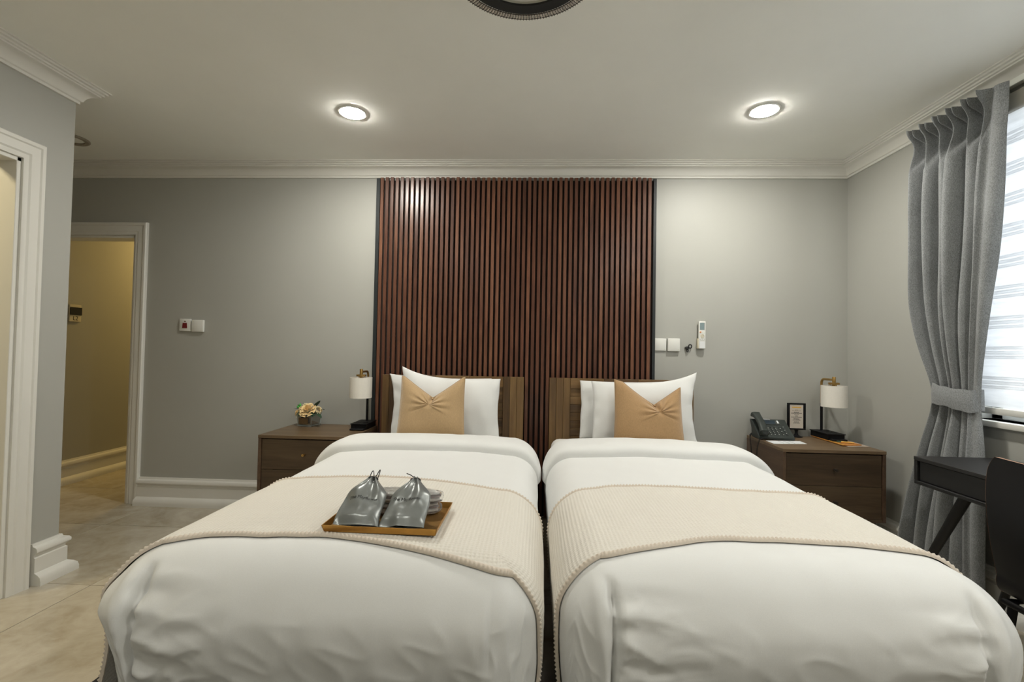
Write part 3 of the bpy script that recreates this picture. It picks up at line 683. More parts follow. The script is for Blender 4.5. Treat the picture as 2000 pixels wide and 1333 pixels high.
# ------------------------------------------------------------------ flower arrangement
def flowers():
    c = (-1.632, 3.385, .650)
    t = thing('flower_arrangement', 'small square mirrored vase of peach roses on the left nightstand', 'flowers', c, -.16)
    s, s2, hh = .052, .060, .088
    m = MB()
    def frust(a0, z0, a1, z1): m.add([(-a0, -a0, z0), (a0, -a0, z0), (a0, a0, z0), (-a0, a0, z0), (-a1, -a1, z1), (a1, -a1, z1), (a1, a1, z1), (-a1, a1, z1)], [(3, 2, 1, 0), (4, 5, 6, 7), (0, 1, 5, 4), (1, 2, 6, 5), (2, 3, 7, 6), (3, 0, 4, 7)])
    frust(s, .012, s2, hh); v = m.build('vase', 'vase', t, 20)
    m = MB(); frust(s+.004, 0, s+.005, .011); m.build('vase_foot', 'vaseglass', v, 20)
    m = MB()
    for k in range(4):
        a = PI/4+k*PI/2; q = 1.4142; m.tube([(s*q*math.cos(a), s*q*math.sin(a), .01), (s2*q*math.cos(a), s2*q*math.sin(a), hh)], .0035, 8)
    m.tube([(s2*x, s2*y, hh) for x, y in ((-1, -1), (1, -1), (1, 1), (-1, 1))], .003, 8, closed=True); m.build('glass_rim', 'vaseglass', v)
    m = MB(); m.box((-.036, -s2+.0015, .02), (.036, -s2-.0005+.004, .066), .003); f = m.build('filler_panel', 'foam', v)
    f.location = (0, -.001, 0); f.rotation_euler = (.10, 0, 0); f.location.y = .002-.008; f.location.z = .004
    m = MB(); m.ell((0, 0, hh+.012), (.062, .056, .028), 16, 8); m.build('greenery', 'green', t)
    def rose(mb, c, R, tilt, seed):
        r = random.Random(seed); Mo = mb.M
        mb.M = Matrix.Translation(c) @ Matrix.Rotation(tilt[0], 4, 'X') @ Matrix.Rotation(tilt[1], 4, 'Y')
        for ring, (n, rad, h, op) in enumerate(((3, .18, .80, .05), (5, .38, .78, .18), (6, .60, .66, .42), (8, .85, .46, .80), (8, 1.0, .25, 1.15))):
            for k in range(n):
                a0 = 2*PI*(k+.5*ring)/n+r.uniform(-.15, .15); wd = 2*PI/n*.75
                rows = []
                for j in range(6):
                    v = j/5; row = []
                    for i in range(7):
                        u = i/6-.5; aa = a0+u*wd*(.55+.9*v-.35*v*v)
                        rr = R*(rad*.35+rad*.65*math.sin(v*PI/2)+.10*op*v*v); z = R*(h*math.sin(v*PI/2)*(1-.25*op*v*v)-.10*(abs(u)*2)**2.5*v)
                        row.append((rr*math.cos(aa), rr*math.sin(aa), z))
                    rows.append(row)
                mb.grid(np.array(rows))
        mb.M = Mo; return mb
    m = MB(); rose(m, (.016, -.040, .112), .056, (.80, .06), 1); m.build('rose', 'petal', t, 180)
    m = MB(); rose(m, (-.068, -.035, .098), .024, (.9, -.6), 2); m.build('rose', 'petal', t, 180)
    m = MB(); rose(m, (-.052, -.028, .123), .018, (.6, -.5), 3); m.build('rose', 'petal2', t, 180)
    m = MB(); rose(m, (.080, -.012, .118), .026, (.5, .9), 4); m.build('rose', 'petal2', t, 180)
    m = MB(); rose(m, (-.082, -.030, .083), .017, (1.0, -.8), 6); m.build('rose', 'petal2', t, 180)
    r = random.Random(4)
    def leaf(c, d, L, Wd, up=.2):
        m = MB(); d = Vector(d).normalized(); sdv = d.cross(Vector((0, 0, 1))).normalized(); nn = sdv.cross(d); rows = []
        for j in range(8):
            v = j/7; wv = Wd*math.sin(PI*min(1, v*.95+.03))**.8
            rows.append([Vector(c)+d*L*v+sdv*wv*q+nn*(up*L*v*v*-.6-abs(q)*-.18*wv) for q in (-1, -.5, 0, .5, 1)])
        m.grid(np.array([[tuple(p) for p in row] for row in rows])); m.build('leaf', 'green', t, 180)
    leaf((.040, .0, .128), (.50, -.1, .7), .078, .021); leaf((.05, -.01, .12), (.75, -.2, .35), .055, .012)
    leaf((.07, -.03, .10), (.8, -.3, -.3), .078, .016); leaf((.05, -.045, .10), (.5, -.5, -.35), .045, .014); leaf((.055, -.05, .09), (.8, -.4, -.1), .04, .012)
    leaf((-.02, -.05, .11), (-.15, -.6, -.5), .05, .013); leaf((-.03, -.05, .125), (-.3, -.5, -.6), .055, .012); leaf((-.06, -.02, .12), (-.8, -.2, .1), .05, .014)
    leaf((-.05, -.01, .13), (-.5, -.2, .4), .045, .013); leaf((0, -.055, .10), (.1, -.6, -.5), .04, .01); leaf((.09, 0, .12), (.8, -.2, .1), .04, .010)
    m = MB(); m.ell((-.076, -.02, .134), (.013, .012, .014), 10, 8); m.ell((-.064, -.02, .146), (.009, .009, .015), 10, 8); m.build('green_bud', 'lime', t)
    m = MB()
    for k in range(26):
        a = r.uniform(.1, PI-.1); q = r.uniform(.8, 1.1)
        m.ell((.058*math.cos(a)*q-.005, -.02+r.uniform(-.02, .03), .115+.045*math.sin(a)*q), (.0045, .0045, .0045), 6, 5)
    for k in range(14): m.ell((r.uniform(.055, .105), r.uniform(-.04, .0), r.uniform(.095, .14)), (.004, .004, .004), 6, 5)
    for k in range(10): m.ell((r.uniform(-.05, -.01), -.06, r.uniform(.085, .11)), (.004, .004, .005), 6, 5)
    o = m.build('small_buds', 'buds', t); o['kind'] = 'stuff'
    m = MB(); m.ell((-.072, -.045, .066), (.004, .004, .009), 6, 5); m.ell((-.045, -.062, .085), (.005, .005, .010), 6, 5); m.build('hanging_petal', 'buds', t)
flowers()

# ------------------------------------------------------------------ text helper
def text_mesh(body, size, align='CENTER', res=3):
    cu = bpy.data.curves.new('txt', 'FONT'); cu.body = body; cu.size = size; cu.align_x = align; cu.align_y = 'CENTER'
    cu.resolution_u = res; o = bpy.data.objects.new('txt', cu); COL.objects.link(o)
    bpy.context.view_layer.update(); dg = bpy.context.evaluated_depsgraph_get()
    me = bpy.data.meshes.new_from_object(o.evaluated_get(dg)); vs = [v.co.copy() for v in me.vertices]; fs = [tuple(p.vertices) for p in me.polygons]
    bpy.data.objects.remove(o); bpy.data.curves.remove(cu); bpy.data.meshes.remove(me)
    return vs, fs

# ------------------------------------------------------------------ tray with bags and slippers
def tray_set():
    gx, gy = np.meshgrid(np.linspace(-.625, -.265, 90), np.linspace(1.37, 1.64, 80), indexing='ij')
    zb = float(DL.at(gx, gy, .0112).reshape(-1, 3)[:, 2].max())+.0006
    rz = -.010
    t = thing('tray', 'gold metal rectangular tray lying on the left beige runner', 'tray', (-.445, 1.505, zb), rz)
    hw, hd = .168, .121
    m = MB(); m.box((-hw, -hd, 0), (hw, hd, .003)); m.build('tray_bottom', 'traybed', t)
    m = MB(); rimh, sl = .020, .006
    for a, b in (((-hw, -hd), (hw, -hd)), ((hw, -hd), (hw, hd)), ((hw, hd), (-hw, hd)), ((-hw, hd), (-hw, -hd))):
        a = Vector(a); b = Vector(b); d = (b-a).normalized(); n = Vector((d.y, -d.x))
        p = [(*a, 0), (*b, 0), (*(b+n*sl+d*sl), rimh), (*(a+n*sl-d*sl), rimh)]
        q = [(x-n.x*.0025, y-n.y*.0025, z) for x, y, z in p]
        m.add(p+q, [(0, 1, 2, 3), (7, 6, 5, 4), (3, 2, 6, 7), (0, 4, 5, 1), (1, 5, 6, 2), (0, 3, 7, 4)])
    m.build('rim', 'gold', t)
    z0 = zb+.0035
    # wrapped slippers behind the bags
    def slipper(loc, rz, seed, label):
        s = thing('wrapped_slippers', label, 'slippers', loc, rz, 'film wrapped slippers on the tray')
        out = [(.118*math.cos(2*PI*i/28), (.040-.006*math.cos(2*PI*i/28))*math.sin(2*PI*i/28)) for i in range(28)]
        def lay(mb, za, zc, sc):
            n = len(out); rings = [[(0, 0, za)]*n]
            for q, z_ in ((.90, za), (1.0, za+(zc-za)*.3), (1.0, za+(zc-za)*.7), (.90, zc), (.0, zc)): rings.append([(x*q*sc, y*q*sc, z_) for x, y in out])
            mb.grid(np.array(rings), close_v=True)
        for k in range(2):
            zz = .001+k*.017
            m = MB(); lay(m, zz, zz+.005, 1.0); m.build('sole', 'sole', s)
            m = MB(); lay(m, zz+.0052, zz+.0165, .98); m.build('slipper', 'slipper', s, 60)
        m = MB(); u = np.linspace(0, 2*PI, 73)[:-1]; v = np.linspace(-PI/2, PI/2, 17); U, V = np.meshgrid(u, v, indexing='ij')
        rr = 1+.03*np.sin(U*11+seed)*np.cos(V)
        ce = np.abs(np.cos(V))**.35
        X = .126*np.sign(np.cos(U))*np.abs(np.cos(U))**.75*ce*rr; Y = .0455*np.sign(np.sin(U))*np.abs(np.sin(U))**.75*ce*rr; Z = .0180+.0180*np.sign(np.sin(V))*np.abs(np.sin(V))**.5
        m.grid(np.stack([X, Y, np.clip(Z, .0004, .0358)], -1), close_u=True); m.build('film_wrap', 'film', s, 180)
        return s
    slipper((-.425, 1.568, z0), .015, 1, 'clear wrapped white slippers lying at the bottom, behind the satin bags')
    slipper((-.418, 1.568, z0+.0364), -.03, 4, 'clear wrapped white slippers on top of the other pair, behind the satin bags')
    # satin drawstring bags lying back on the slippers
    def bag(loc, lean, rz, ry, seed, label, cordloops, wtxt):
        L, Wb, T = .185, .138, .036
        t = thing('drawstring_bag', label, 'bag', loc, 0, 'grey satin drawstring bags')
        t.rotation_euler = (lean, ry, rz)
        def prof(V):                       # half width along the height 0..1
            return Wb/2*(1-.16*V)*(1-smoothstep(.60, 1.08, V)*.85)
        def surf(U, V, sd):
            hwid = prof(V); X = U*hwid + .004*np.sin(V*7+seed)*(1-V)
            th = T/2*(np.clip(1-np.abs(U)**2.4, 0, 1)**.6)*(smoothstep(-.02, .16, V)*.85+.15)*(1-.5*smoothstep(.6, .98, V))
            wr = .0042*wob(U*.09, V*.2, seed, 42)+.0012*wob(U*.09, V*.2, seed+3, 95)
            g = smoothstep(.45, .92, V); wr = wr*(1-.4*g)+g*.0038*np.sin(U*8+seed)
            # diagonal satin folds
            wr = wr+.0036*np.sin((U*.07*1.0+V*.22*(.8 if seed % 2 else -.6))*70+seed)*np.exp(-((V-.45)/.28)**2)
            Y = -sd*(th+wr*np.clip(1-U**6, 0, 1)*(1 if sd == 1 else .3))
            return np.stack([X, Y, V*L], -1)
        u = np.linspace(-1, 1, 56); v = np.linspace(0, 1, 80); U, V = np.meshgrid(u, v, indexing='ij')
        m = MB(); m.grid(surf(U, V, 1)); m.grid(surf(U, V, -1)[::-1]); m.build('pouch', 'satin', t, 180)
        m = MB(); pts = [(.0165*math.cos(a), -.011*math.sin(a), .965*L) for a in np.linspace(0, 2*PI, 20)[:-1]]
        m.tube(pts, .0016, 6, closed=True)
        for lp in cordloops: m.tube(lp, .0015, 6)
        m.build('cord', 'cord', t, 180)
        vs, fs = text_mesh('The Mayflower', .0145)
        tx = np.array([[p.x+wtxt[0], p.y] for p in vs]); Vt = (tx[:, 1]+wtxt[1])/L; hw2 = prof(Vt); Ut = np.clip((tx[:, 0]-.0)/hw2, -.97, .97)
        P = surf(Ut, Vt, 1); P[:, 1] -= .0020
        m = MB(); m.add(P.tolist(), fs); m.build('printed_name', 'ink', t, 180, recalc=False)
    loopL = lambda cx, w, h, tw: [(cx-w+2*w*k/14*(1 if k < 99 else 1)+tw*math.sin(PI*k/14), -.006, .905*.185+h*math.sin(PI*k/14)) for k in range(15)]
    bag((-.521, 1.390, z0+.015), -.985, .03, .04, 3, 'grey satin drawstring bag at the left with black cord loops', [loopL(-.002, .009, .040, -.005), loopL(.012, .005, .046, .003)], (.0, .086))
    bag((-.380, 1.390, z0+.015), -.985, -.02, -.02, 4, 'grey satin drawstring bag at the right with a tucked cord', [[(-.004, -.006, .184), (-.018, -.012, .190), (-.032, -.012, .196)]], (-.006, .086))
tray_set()

# ------------------------------------------------------------------ right nightstand things
def phone_set():
    zt = .6505
    c = (1.648, 3.345, zt); t = thing('telephone', 'dark green grey corded desk telephone on the right nightstand', 'telephone', c, -.10)
    # wedge body: side profile in (y,z), y grows away from the viewer
    m = MB(); prof = [(-.085, .004), (-.088, .018), (-.080, .026), (.075, .118), (.088, .118), (.092, .108), (.060, .062), (.055, .004)]
    m.prism(prof, 0, -.10, .125); b = m.build('body', 'phone', t, 30)
    sl = math.atan2(.092, .155); Ms = Matrix.Translation((0, -.080, .0262)) @ Matrix.Rotation(sl, 4, 'X')
    m = MB(); m.M = Ms; m.box((-.092, .004, -.012), (-.040, .178, .004), .004, 2); m.build('handset_cradle', 'phone', t)
    # handset: a bar with two bulged ends
    m = MB(); m.M = Ms; n = 26; rings = []
    for i in range(n+1):
        u = i/n; y = -.016+.218*u; e = abs(2*u-1); z = .046-.022*e**2.2+.004; ww = .024+.009*e**3; hh = .013+.014*e**4
        q = 1 if 0 < i < n else .35
        rings.append([(-.071+ww*q*math.copysign(abs(math.cos(a))**.6, math.cos(a)), y, z+hh*q*math.copysign(abs(math.sin(a))**.6, math.sin(a))) for a in np.linspace(0, 2*PI, 21)[:-1]])
    m.grid(np.array(rings), close_v=True)
    m.add(rings[0], [tuple(range(20))]); m.add(rings[-1], [tuple(range(20))]); m.build('handset', 'phone', t, 60)
    m = MB(); m.M = Ms; m.box((-.022, .122, -.002), (.078, .168, .004), .0015); s = m.build('display_bezel', 'key', t)
    m = MB(); m.M = Ms; m.box((-.016, .127, .003), (.050, .163, .0048), .0005); m.build('display', 'darklcd', s)
    m = MB(); m.M = Ms; m.box((.062, .135, .003), (.073, .164, .005), .0005); m.build('name_strip', 'paper', s)
    m = MB(); m.M = Ms; m.box((-.018, .172, .0), (.026, .180, .006), .001); m.build('indicator_bar', 'greyink', t)
    kb = MB(); kb.M = Matrix.Rotation(sl, 4, 'X'); kb.box((-.0075, -.0052, -.001), (.0075, .0052, .004), .0012)
    pr = MB(); pr.M = Matrix.Rotation(sl, 4, 'X'); pr.box((-.0022, -.0024, .0042), (.0022, .0024, .0044))
    kf = pf = None
    for r_ in range(6):
        for q in range(5):
            p = Ms @ Vector((-.016+q*.0245+(.004 if q > 2 else 0), .014+r_*.0165, 0))
            if kf is None: kf = kb.build('phone_key', 'key', t); k = kf
            else: k = kf.copy(); COL.objects.link(k); k.parent = t
            k.location = p
            if q < 3 and r_ < 5 or (q >= 3 and (r_+q) % 2):
                if pf is None: pf = pr.build('key_print', 'keyink', k); g = pf
                else: g = pf.copy(); COL.objects.link(g); g.parent = k
    m = MB(); m.box((-.09, .045, 0), (.11, .085, .03), .004); m.box((-.09, .06, .02), (.11, .085, .075), .004); m.build('stand', 'phone', t)
    # coiled cord: from the body's left front over the cabinet edge and back
    path = [Vector(p) for p in ((-.075, -.095, .012), (-.10, -.125, .010), (-.102, -.128, .012), (-.112, -.125, .006), (-0.122, -.115, -.05), (-0.123, -.10, -.12), (-0.123, -.06, -.165), (-0.123, -.02, -.12), (-0.123, .0, -.05), (-0.121, .02, .006), (-.108, .05, .013), (-.095, .06, .02))]
    dense = []
    for i in range(len(path)-1):
        p0 = path[max(0, i-1)]; p1 = path[i]; p2 = path[i+1]; p3 = path[min(len(path)-1, i+2)]
        for k in range(60):
            u = k/60; dense.append(.5*((2*p1)+(p2-p0)*u+(2*p0-5*p1+4*p2-p3)*u*u+(3*p1-p0-3*p2+p3)*u**3))
    pts = []; s = 0
    for i, p in enumerate(dense[:-1]):
        d = (dense[i+1]-p); s += d.length; d.normalize(); a = Vector((0, 0, 1)) if abs(d.z) < .8 else Vector((0, 1, 0))
        e1 = d.cross(a).normalized(); e2 = d.cross(e1); ph = s*2*PI/.0058
        pts.append(p+(e1*math.cos(ph)+e2*math.sin(ph))*.0042)
    m = MB(); m.tube(pts, .0015, 5); m.build('coiled_cord', 'cord', t, 180)
    # paper
    m = MB(); m.prism([(1.566, 3.125), (1.789, 3.150), (1.797, 3.245), (1.568, 3.235)], 2, zt, zt+.0012); o = m.build('paper_sheet', 'paper', None)
    tag(o, 'white printed sheet of paper in front of the telephone', 'paper')
    for q in range(3):
        m = MB(); m.box((1.64+q*.035, 3.15, zt+.0012), (1.645+q*.035, 3.225, zt+.0014)); m.build('printed_line', 'greyink', o)
    # sign holder
    c = (1.870, 3.425, zt); t = thing('sign_holder', 'small black framed card on a round pedestal between telephone and lamp', 'sign', c, -.05)
    m = MB(); m.lathe((0, 0, 0), [(0, 0), (.040, 0), (.040, .003), (.030, .006), (.014, .014), (.009, .026), (.010, .040), (.014, .052), (0, .052)], 28); m.build('pedestal', 'black', t)
    fw, fz0, fz1 = .062, .050, .238
    m = MB(); b_ = .0105
    for a, b in (((-fw, -.006, fz0), (fw, .006, fz0+b_)), ((-fw, -.006, fz1-b_), (fw, .006, fz1)), ((-fw, -.006, fz0+b_), (-fw+b_*1.6, .006, fz1-b_)), ((fw-b_*1.6, -.006, fz0+b_), (fw, .006, fz1-b_))): m.box(a, b, .002, 2)
    m.build('frame', 'black', t)
    m = MB(); m.box((-fw+.012, -.003, fz0+.008), (fw-.012, .004, fz1-.008)); cd = m.build('card', 'card', t)
    m = MB(); m.box((-.030, -.0034, fz1-.034), (.032, -.003, fz1-.026)); m.build('heading_print', 'yellow', cd)
    m = MB()
    for z, w_, h_ in ((.190, .010, .0025), (.184, .030, .002), (.174, .017, .0045), (.1665, .036, .0045), (.159, .016, .003), (.147, .011, .0045), (.139, .036, .0035), (.126, .020, .0045), (.118, .027, .0035), (.105, .017, .0045), (.097, .022, .0035)):
        n = max(2, int(w_*2/.0068))
        for k in range(n):
            a = -w_+2*w_*k/n; m.box((a+.0006, -.0034, z-h_/2), (a+2*w_/n-.0012, -.003, z+h_/2))
    m.build('text_lines', 'ink', cd)
    # folder + booklet + pen
    m = MB(); m.prism([(2.005, 3.08), (2.150, 3.095), (2.154, 3.44), (2.012, 3.44)], 2, zt, zt+.003); o = m.build('booklet', 'greycard', None)
    tag(o, 'grey brown booklet under the orange folder, beside the right lamp', 'booklet')
    m = MB(); m.prism([(1.985, 3.10), (2.115, 3.125), (2.112, 3.46), (1.990, 3.46)], 2, zt+.0035, zt+.0085); o = m.build('folder', 'orangecard', None)
    tag(o, 'glossy orange folder lying under the right table lamp', 'folder')
    m = MB(); m.prism([(1.985, 3.10), (1.994, 3.102), (1.998, 3.46), (1.990, 3.46)], 2, zt+.0085, zt+.0092); m.build('yellow_stripe', 'yellow', o)
    m = MB(); m.tube([(2.03, 3.19, zt+.0135), (2.09, 3.155, zt+.0135)], .0045, 10); pn = m.build('pen', 'yellow', None); tag(pn, 'gold and green pen lying on the orange folder', 'pen')
    m = MB(); m.tube([(2.008, 3.203, zt+.0135), (2.03, 3.19, zt+.0135)], .0046, 10); m.build('pen_cap', 'green', pn)
phone_set()

# ------------------------------------------------------------------ wall fittings
def fittings():
    def plate(x0, x1, z0, z1, d, label, rocker=None):
        cx, cz = (x0+x1)/2, (z0+z1)/2; t = thing('wall_plate', label, 'switch', (cx, YB, cz))
        m = MB(); m.box((x0-cx, -d, z0-cz), (x1-cx, -.0005, z1-cz), .004, 2); m.build('plate', 'white', t)
        if rocker:
            m = MB(); m.prism([(-.019, -.024), (.019, -.024), (.016, .016), (-.016, .016)], 1, -d-.003, -d+.001); m.build('rocker', 'red', t)
            m = MB(); m.box((-.007, -d-.001, .024), (.007, -d+.001, .031)); m.build('indicator', 'foam', t)
        else:
            for a, b in ((-.032, .034), (.030, -.034)):
                m = MB(); m.cyl((a, -d-.0008, b), (a, -d+.001, b), .0026, n=10); m.build('screw_cap', 'cream', t)
    plate(-2.722, -2.632, 1.330, 1.424, .014, 'white wall switch with a dark red rocker left of the nightstand', True)
    plate(-2.620, -2.528, 1.326, 1.418, .022, 'blank white wall plate beside the red switch')
    plate(.890, .975, 1.243, 1.334, .012, 'blank white wall plate touching the slat panel edge')
    plate(.983, 1.070, 1.241, 1.335, .024, 'raised blank white wall plate left of the black hook')
    # remote in a holder
    t = thing('air_conditioner_remote', 'white air conditioner remote in its wall holder', 'remote control', (1.222, YB, 1.36))
    m = MB(); m.box((-.028, -.030, -.097), (.025, -.0005, -.022), .004, 2); m.build('holder', 'cream', t)
    m = MB(); m.box((-.022, -.034, -.096), (.028, -.014, .104), .005, 2); r = m.build('remote_body', 'white', t)
    m = MB(); m.box((-.015, -.0352, .040), (.021, -.0335, .092), .0008); m.build('display', 'lcd', t)
    m = MB(); m.box((.0155, -.0356, .040), (.021, -.0345, .092)); m.build('display_edge', 'greyink', t)
    m = MB(); m.cyl((-.010, -.034, .024), (-.010, -.0365, .024), .0062, n=16); m.build('power_button', 'orange', t)
    for a in (.006, .019):
        m = MB(); m.cyl((a, -.034, .021), (a, -.0358, .021), .004, n=12); m.build('button', 'rail', t)
    m = MB(); m.lathe((0, 0, 0), [(.011, 0), (.014, 0), (.014, .002), (.011, .002), (.011, 0)], 24); m.cyl((0, 0, 0), (0, 0, .0016), .009, n=20)
    o = m.build('dial_ring', 'cream', t); o.rotation_euler = (PI/2, 0, 0); o.location = (.003, -.034, -.005)
    for a in (-.011, .003, .017):
        m = MB(); m.box((a-.003, -.0352, -.030), (a+.003, -.0335, -.026), .0006); m.build('button', 'greyink', t)
    m = MB(); m.box((-.012, -.0348, -.040), (.020, -.0338, -.0375)); m.build('print_line', 'greyink', t)
    m = MB(); m.box((-.016, -.036, -.0945), (.022, -.0335, -.045), .002); m.build('flap', 'paper', t)
    # black hook / key
    t = thing('wall_hook', 'small black hook with a ring on the wall left of the remote', 'hook', (1.135, YB, 1.265))
    m = MB(); m.ell((-.010, -.010, .0), (.012, .010, .014), 10, 8); m.ell((-.020, -.008, .004), (.008, .007, .006), 8, 6); m.tube([(-.01, 0, 0), (-.01, -.02, 0)], .005, 8); m.build('hook_body', 'cord', t)
    m = MB(); m.tube([(.010+.011*math.cos(a), -.016, .014+.013*math.sin(a)) for a in np.linspace(0, 2*PI, 20)[:-1]], .0042, 8, closed=True); m.build('ring', 'cord', t)
    m = MB(); m.tube([(-.008+.006*math.cos(a), -.014, -.016+.011*math.sin(a)) for a in np.linspace(0, 2*PI, 16)[:-1]], .003, 8, closed=True); m.build('ring', 'cord', t)
    # L2 plate on the hallway wall
    t = thing('thermostat', 'cream hallway wall panel with a black screen and L2 sign', 'thermostat', (-4.05, 3.955, 1.487))
    m = MB(); m.box((0.0005, -.052, -.074), (.014, .052, .074), .002); m.build('plate', 'cream', t)
    m = MB(); m.box((.013, -.053, -.016), (.022, .053, .052), .002); m.build('screen', 'ink', t)
    vs, fs = text_mesh('L2', .050); m = MB(); m.add([(.0152, p.x*1.0, p.y-.046) for p in vs], fs); o = m.build('sign_text', 'ink', t, recalc=False)
    # ceiling downlights, chandelier, vent
    for i, (x, side) in enumerate(((-1.10, 'left'), (1.30, 'right'))):
        if i == 0:
            t = thing('downlight', '', 'ceiling light', (x, 2.72, CEIL), 0, 'round recessed downlights')
            m = MB(); m.lathe((0, 0, 0), [(.070, -.0005), (.088, -.0005), (.088, -.002), (.084, -.004), (.072, -.005), (.070, -.0005)], 40); m.build('bezel', 'white', t)
            m = MB(); m.lathe((0, 0, 0), [(.0715, -.004), (.067, -.0078), (.045, -.011), (.02, -.0125), (0, -.013)], 24); m.build('lit_lens', 'glowdisc', t)
        else: t = copy_tree(t); t.location.x = x
        t['label'] = f'lit round recessed ceiling downlight on the {side}, above the ' + ('slat panel\'s left edge' if i == 0 else 'right nightstand')
    t = thing('ceiling_vent', 'round ceiling vent ring above the left passage', 'vent', (-3.195, 3.045, CEIL))
    m = MB(); m.lathe((0, 0, 0), [(.075, -.0005), (.105, -.0005), (.105, -.006), (.098, -.012), (.075, -.010), (.075, -.0005)], 40); m.build('ring', 'vent', t)
    m = MB(); m.lathe((0, 0, 0), [(0, -.010), (.045, -.008), (.066, -.003)], 32); m.build('disc', 'ceil', t)
    cz = 2.50; t = thing('chandelier', 'round crystal edged ceiling light at the top of the view', 'ceiling light', (-.048, 1.515, CEIL))
    R = .262
    m = MB(); m.lathe((0, 0, 0), [(.10, -.001), (.12, -.001), (.12, -.05), (R-.035, -.06), (R-.035, -.115), (.10, -.115)], 60); m.build('housing', 'white', t)
    m = MB(); m.lathe((0, 0, 0), [(R-.072, -.130), (R-.030, -.130), (R-.030, -.10), (R-.072, -.10), (R-.072, -.130)], 96); m.build('black_band', 'ink', t)
    m = MB(); m.lathe((0, 0, 0), [(0, -.112), (R-.074, -.112), (R-.072, -.122)], 64); m.build('diffuser', 'diffuser', t)
    m = MB(); m.lathe((.02, .10, 0), [(0, -.1135), (.095, -.1135), (.095, -.112)], 40); m.build('inner_disc', 'crystal', t)
    for rr, z in ((R, -.128), (R-.026, -.130)):
        m = MB(); m.tube([(rr*math.cos(a), rr*math.sin(a), z) for a in np.linspace(0, 2*PI, 97)[:-1]], .0017, 6, closed=True); m.build('wire_ring', 'wire', t)
    nb = 150; bead = MB(); bead.ell((0, 0, 0), (.0052, .0042, .0052), 8, 6); stud = MB(); stud.tube([(R-.028, 0, 0), (R+.005, 0, 0)], .0012, 5)
    fb = fs_ = None
    for k in range(nb):
        a = 2*PI*k/nb
        for rr in (R-.018, R-.007):
            if fb is None: fb = bead.build('crystal_bead', 'crystal', t); b = fb
            elif k < 150 and rr == R-.018 or k >= 0: b = fb.copy(); COL.objects.link(b); b.parent = t
            b.location = (rr*math.cos(a), rr*math.sin(a), -.127); b.rotation_euler = (0, 0, a)
    for k in range(nb):
        a = 2*PI*(k+.5)/nb
        if fs_ is None: fs_ = stud.build('stud', 'wire', t); b = fs_
        else: b = fs_.copy(); COL.objects.link(b); b.parent = t
        b.location = (0, 0, -.129); b.rotation_euler = (0, 0, a)
fittings()

